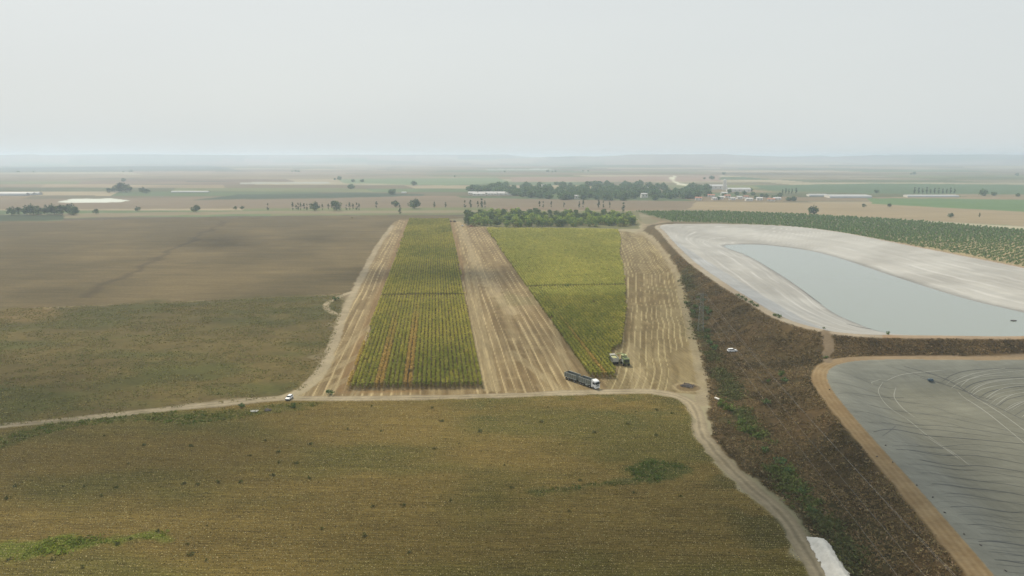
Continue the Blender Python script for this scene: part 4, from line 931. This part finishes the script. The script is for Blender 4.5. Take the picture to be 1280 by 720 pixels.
# debris pile, litter, pipe, drum
def sticks(name, x, y, n, rad, ln_, mat, label, cat, th=.08, zz=.5):
    z = Hs(x, y)
    def f(b):
        for i in range(n):
            a = random.uniform(0, 6.28); rr = rad * random.random() ** .6; c0 = Vector((math.cos(a) * rr, math.sin(a) * rr, random.uniform(.05, zz)))
            d = Vector((random.gauss(0, 1), random.gauss(0, 1), random.gauss(0, .25))).normalized() * ln_ * random.uniform(.3, 1) / 2; cyl(b, c0 - d, c0 + d, th * random.uniform(.5, 1.6), n=5)
        for i in range(n // 4):
            a = random.uniform(0, 6.28); rr = rad * random.random(); c0 = (math.cos(a) * rr, math.sin(a) * rr); s = random.uniform(.15, .4); bx(b, c0[0] - s, c0[0] + s, c0[1] - s, c0[1] + s * .6, 0, s, .05)
    o = part(name, f, mat); o.location = (x, y, z); tag(o, label, cat); return o
x, y = P(861, 483.5)[:2]; sticks('debris_pile', x, y + .8, 60, 2.6, 2.4, M['debris'], 'dark burnt debris pile inside the round pale patch by the road', 'debris pile')
x, y = P(334, 513)[:2]; sticks('debris_pile', x, y, 22, 1.1, 1.2, M['debris'], 'small dark debris pile on the green verge', 'debris pile')
x, y = P(318, 515)[:2]
def crumple(b):
    n = 9; vs_ = [[b.verts.new((i * .3 - 1.2 + random.uniform(-.1, .1), j * .2 - .8, .15 + random.uniform(0, .45))) for j in range(n)] for i in range(n)]
    for i in range(n - 1):
        for j in range(n - 1):
            if (i + j * 3) % 11 and not (i < 2 and j > 5): b.faces.new((vs_[i][j], vs_[i + 1][j], vs_[i + 1][j + 1], vs_[i][j + 1]))
o = part('plastic_sheet', crumple, M['plaster']); o.location = (x, y, Hs(x, y)); tag(o, 'crumpled pale plastic sheet thrown on the green verge', 'plastic sheet')
x, y = at(896.5, 499.5); z = Hs(x, y)
def pipe(b):
    n = 16
    for r_ in (.34, .27):
        cyl(b, (-1.1, 0, 0), (1.1, 0, 0), r_, n=n, cap=False)
o = part('concrete_pipe', pipe, M['plaster']); o.location = (x, y, z + .34); o.rotation_euler = (0, 0, R(-62)); tag(o, 'short pale pipe lying in the brush by the road bend', 'pipe')
x, y = at(1163, 476.5); z = Hs(x, y)
def drum(b):
    bx(b, -.9, .9, -.6, .6, .05, .8, .12); cyl(b, (-.3, 0, .8), (-.3, 0, .95), .22, n=12); bx(b, .2, .7, -.4, .4, .8, .92, .03)
o = part('float_box', drum, M['blue']); o.location = (x, y, z + .1); tag(o, 'dark blue float lying on the grey cover of the lower reservoir', 'float')
x, y, _z = P(1267, 401, ZW)
r = empty('pontoon', (x, y, ZW), R(20)); part('hull', lambda b: (cyl(b, (-1.3, -.5, .1), (1.3, -.5, .1), .25, n=10), cyl(b, (-1.3, .5, .1), (1.3, .5, .1), .25, n=10)), M['plastic'], r); part('deck', lambda b: bx(b, -1.1, 1.1, -.7, .7, .3, .42, .02), M['debris'], r)
tag(r, 'small dark pontoon floating on the reservoir water at right', 'pontoon')
# sandbags on the rim path edge
for px, py in [(1037, 487), (1107, 557), (1096, 571), (1116, 578), (1146, 607), (1166, 622), (1181, 641), (1205, 668), (1226, 682), (1257, 714)]:
    x, y = at(px, py); z = Hs(x, y); o = part('sandbag', lambda b: (bx(b, -.45, .45, -.28, .28, 0, .3, .12), bx(b, -.2, .55, -.2, .3, .28, .5, .1)), M['debris']); o.location = (x, y, z); o.scale = (.6, .6, .5); o.rotation_euler = (0, 0, random.uniform(0, 3)); tag(o, 'dark weight lying at the edge of the grey reservoir cover', 'weight', 'weights along the cover edge')
# village buildings
def house(nm, px, py, w, d, h, rot, roof, wall, label, cat, group=None, gable=True, nwin=3):
    x, y = P(px, py)[:2]; z = Hs(x, y); r = empty(nm, (x, y, z), R(rot))
    wl_ = part('wall', lambda b: bx(b, -w / 2, w / 2, -d / 2, d / 2, -1.5, h), M[wall], r)
    if gable:
        rh = min(d * .22, 3.5)
        def rf(b):
            vs_ = [b.verts.new(p_) for p_ in [(-w / 2 - .4, -d / 2 - .4, h), (w / 2 + .4, -d / 2 - .4, h), (w / 2 + .4, d / 2 + .4, h), (-w / 2 - .4, d / 2 + .4, h), (-w / 2 - .4, 0, h + rh), (w / 2 + .4, 0, h + rh)]]
            for f in [(0, 1, 5, 4), (2, 3, 4, 5), (0, 4, 3), (1, 2, 5), (0, 3, 2, 1)]: b.faces.new([vs_[i] for i in f])
        part('roof', rf, M[roof], r)
    else: part('roof', lambda b: bx(b, -w / 2 - .2, w / 2 + .2, -d / 2 - .2, d / 2 + .2, h + .003, h + .35), M[roof], r)
    for i in range(nwin):
        xx = -w / 2 + w * (i + .5) / nwin
        part('window', lambda b: bx(b, xx - .7, xx + .7, -d / 2 - .05, -d / 2 + .1, h * .42, h * .78), M['glass'], r)
    tag(r, label, cat, group); return r
hs = [(591, 243), (599, 244.5), (607, 243), (615, 244), (624, 243), (633, 244), (641, 242.5), (650, 243.5)]
for i, (px, py) in enumerate(hs):
    house('house', px, py, 20 + 8 * (i % 3), 12, 4.2, random.uniform(-15, 15), 'greyroof', 'plaster', 'low pale building along the left front of the village wood', 'building', 'low buildings by the wood')
for i, (px, py, w, d, h, lb, rf_) in enumerate([(675, 246, 4, 4, 13, 'slim pale tower standing before the village wood', 'greyroof'), (680, 236, 14, 9, 12, 'white roofed building rising out of the village wood', 'greyroof'), (723, 248.5, 16, 9, 6, 'white house at the front edge of the village wood', 'greyroof'),
                                   (805, 247, 14, 8, 8, 'white two storey house in the right part of the wood', 'greyroof'), (812, 240, 13, 8, 12, 'white flat topped block between tree crowns', 'greyroof'), (862, 246, 9, 8, 6, 'small pale house at the right end of the wood', 'tile'), (873, 250.5, 13, 9, 5, 'pale house with reddish roof just before the wood', 'tile')]):
    house('house', px, py, w, d, h, random.uniform(-12, 12), rf_, 'plaster', lb, 'building', nwin=2, gable=h < 9)
for i, (px, py) in enumerate([(889, 246), (893, 250), (901, 249), (909, 247), (915, 250), (924, 249), (932, 248), (936, 251), (949, 250.5), (964, 251.5), (971, 250), (905, 243.5)]):
    house('house', px, py, random.uniform(10, 15), 9, random.uniform(3.5, 5), random.uniform(-25, 25), 'tile' if i % 3 == 0 else 'greyroof', 'plaster', 'red roofed house in the estate right of the wood' if i % 3 == 0 else 'pale house in the estate right of the wood', 'house', 'houses of the estate', nwin=2)
house('barn', 893, 236.5, 60, 26, 9, 0, 'sheet', 'plaster', 'long white roofed barn behind the estate, left of the silo', 'barn', nwin=5); house('barn', 923, 239.5, 56, 20, 6, 0, 'sheet', 'plaster', 'long low white barn behind the estate, right of the silo', 'barn', nwin=5)
x, y = P(905.5, 238)[:2]; r = empty('silo', (x, y, 0)); part('tower', lambda b: cyl(b, (0, 0, -1), (0, 0, 26), 4.5, n=16), M['plaster'], r); part('dome', lambda b: cyl(b, (0, 0, 26), (0, 0, 28.5), 4.6, 1.2, n=16), M['greyroof'], r); tag(r, 'tall grey silo between the two white barns', 'silo')
def tunnels(px, py, w, d, n, label, group):
    x, y = P(px, py)[:2]
    for i in range(n):
        yy = y + i * (d + 1.5); r = empty('greenhouse', (x + i * 3, yy, Hs(x, yy)))
        part('cover', lambda b: prism(b, [(-w / 2, 0)] * 0 + [], 0, 0) if False else tun(b, w, d), M['sheet'], r)
        part('end_wall', lambda b: bx(b, -w / 2 - .15, -w / 2 - .02, -d * .42, d * .42, 0, d * .34), M['plaster'], r)
        tag(r, label, 'greenhouse', group)
def tun(b, w, d):
    n = 10; A = [b.verts.new((-w / 2, math.cos(t) * d / 2, math.sin(t) * d * .42 - .2)) for t in [i * math.pi / n for i in range(n + 1)]]; B = [b.verts.new((w / 2, v.co.y, v.co.z)) for v in A]
    for i in range(n): b.faces.new((A[i], A[i + 1], B[i + 1], B[i]))
    b.faces.new(A); b.faces.new(B[::-1])
tunnels(1062, 247.5, 88, 14, 3, 'long white plastic tunnel left in the right hand fields', 'white tunnels in the right fields')
tunnels(1022, 245.5, 40, 12, 2, 'short white plastic tunnel at the left end of the tunnels', 'short white tunnels')
tunnels(1165, 246.5, 110, 12, 2, 'long white plastic tunnel below the far pointed trees', 'white tunnels below the pointed trees')
tunnels(4, 244.5, 110, 16, 3, 'white roofed shed at the far left edge', 'white sheds at far left'); tunnels(238, 240.5, 90, 9, 1, 'thin white plastic tunnel beyond the pale left fields', None)
tunnels(505, 241.5, 12, 9, 1, 'tiny white shed in the fields behind the cypress row', None)

# ------------------------------------------------------------------ haze, sky, sun, camera
bm = bmesh.new(); bx(bm, -24000, 24000, -1500, 14600, -7, 128); me = bpy.data.meshes.new('haze'); bm.to_mesh(me)
hm = bpy.data.materials.new('haze air'); hm.use_nodes = True; nt = hm.node_tree
for n_ in list(nt.nodes):
    if n_.type == 'BSDF_PRINCIPLED': nt.nodes.remove(n_)
pv = nt.nodes.new('ShaderNodeVolumePrincipled'); pv.inputs['Color'].default_value = (.70, .83, 1.0, 1); pv.inputs['Density'].default_value = .00017; pv.inputs['Anisotropy'].default_value = .4
nt.links.new(pv.outputs[0], nt.nodes['Material Output'].inputs['Volume'])
tag(mesh_obj('haze', me, hm), kind='stuff')

SUN_EL, SUN_AZ = 52, -35      # azimuth from +Y, clockwise
# unseen clouds added above the frame, laid out to shade patches of the land
az = R(SUN_AZ); el = R(SUN_EL); cb = bmesh.new(); CH = 460.0
off = np.array([math.sin(az), math.cos(az)]) * (CH / math.tan(el))
for px, py, rx, ry, dens in [(140, 568, 66, 20, 26), (20, 585, 40, 16, 8), (740, 650, 50, 16, 14), (860, 640, 60, 20, 22), (1010, 610, 42, 30, 14), (1180, 600, 40, 28, 12), (660, 715, 60, 10, 14), (900, 700, 70, 16, 20),
                             (540, 345, 70, 42, 16), (330, 300, 70, 60, 8), (700, 430, 24, 30, 8), (920, 400, 30, 36, 8), (30, 480, 60, 20, 8)]:
    cx_, cy_ = P(px, py)[:2]
    for i in range(dens):
        a_ = random.uniform(0, 6.28); q_ = random.random() ** .5; r_ = (rx + ry) / 2 * random.uniform(.18, .42)
        mtx = Matrix.Translation((cx_ + off[0] + math.cos(a_) * q_ * rx, cy_ + off[1] + math.sin(a_) * q_ * ry, CH + random.uniform(-6, 10))) @ Matrix.Diagonal((r_, r_ * random.uniform(.7, 1.1), r_ * .35, 1))
        bmesh.ops.create_icosphere(cb, subdivisions=3, radius=1, matrix=mtx)
me = bpy.data.meshes.new('shade_cloud'); cb.to_mesh(me); cb.free(); me.polygons.foreach_set('use_smooth', [True] * len(me.polygons))
tag(mesh_obj('shade_cloud', me, flat_mat('shade_cloud', (.9, .9, .9), 1, var=.03, scale=.02)), kind='structure')
w = bpy.data.worlds.new('World'); scene.world = w; w.use_nodes = True; nt = w.node_tree; L = nt.links.new
bg = nt.nodes['Background']; sky = nt.nodes.new('ShaderNodeTexSky'); sky.sky_type = 'NISHITA'; sky.sun_disc = False
sky.sun_elevation = R(SUN_EL); sky.sun_rotation = R(SUN_AZ); sky.dust_density = 5; sky.air_density = 1.0
tc = nt.nodes.new('ShaderNodeTexCoord'); mp = nt.nodes.new('ShaderNodeMapping'); mp.inputs['Scale'].default_value = (1, 1, 4); L(tc.outputs['Generated'], mp.inputs['Vector'])
nz = nt.nodes.new('ShaderNodeTexNoise'); nz.inputs['Scale'].default_value = 1.3; nz.inputs['Detail'].default_value = 4; L(mp.outputs['Vector'], nz.inputs['Vector'])
cr = nt.nodes.new('ShaderNodeValToRGB'); cr.color_ramp.elements[0].position = .3; cr.color_ramp.elements[1].position = .75
cr.color_ramp.elements[0].color = (6.9, 7.25, 7.25, 1); cr.color_ramp.elements[1].color = (7.3, 7.65, 7.5, 1); L(nz.outputs['Fac'], cr.inputs['Fac'])
mx = nt.nodes.new('ShaderNodeMix'); mx.data_type = 'RGBA'; mx.inputs['Factor'].default_value = .88; L(sky.outputs[0], mx.inputs['A']); L(cr.outputs[0], mx.inputs['B'])
sx = nt.nodes.new('ShaderNodeSeparateXYZ'); L(tc.outputs['Generated'], sx.inputs[0])
zr = nt.nodes.new('ShaderNodeMapRange'); zr.inputs['From Min'].default_value = .22; zr.inputs['From Max'].default_value = .9; zr.inputs['To Min'].default_value = 1; zr.inputs['To Max'].default_value = 1.15; L(sx.outputs['Z'], zr.inputs['Value'])
mz_ = nt.nodes.new('ShaderNodeMix'); mz_.data_type = 'RGBA'; mz_.blend_type = 'MULTIPLY'; mz_.inputs['Factor'].default_value = 1; L(mx.outputs['Result'], mz_.inputs['A']); L(zr.outputs['Result'], mz_.inputs['B'])
L(mz_.outputs['Result'], bg.inputs['Color']); bg.inputs['Strength'].default_value = .106
sd_ = bpy.data.lights.new('sun', 'SUN'); sd_.energy = 4.3; sd_.angle = R(6); sd_.color = (1, .89, .70); so_ = bpy.data.objects.new('sun', sd_); link(so_)
az = R(SUN_AZ); el = R(SUN_EL); sv_ = Vector((math.sin(az) * math.cos(el), math.cos(az) * math.cos(el), math.sin(el))); so_.rotation_euler = sv_.to_track_quat('Z', 'Y').to_euler()
cd = bpy.data.cameras.new('camera'); cd.sensor_width = 36; cd.lens = FPX / 1280 * 36; cd.clip_start = .5; cd.clip_end = 60000
co_ = bpy.data.objects.new('camera', cd); link(co_); co_.location = (0, 0, CAMH); co_.rotation_euler = (math.pi / 2 - PITCH, 0, 0); scene.camera = co_
scene.view_settings.view_transform = 'Standard'; scene.view_settings.look = 'None'; scene.view_settings.exposure = 0; scene.view_settings.gamma = 1
scene.cycles.use_denoising = True; scene.cycles.max_bounces = 8; scene.cycles.volume_bounces = 6; scene.cycles.diffuse_bounces = 3; scene.cycles.transparent_max_bounces = 4
scene.render.film_transparent = False
print('objects', len(bpy.data.objects))
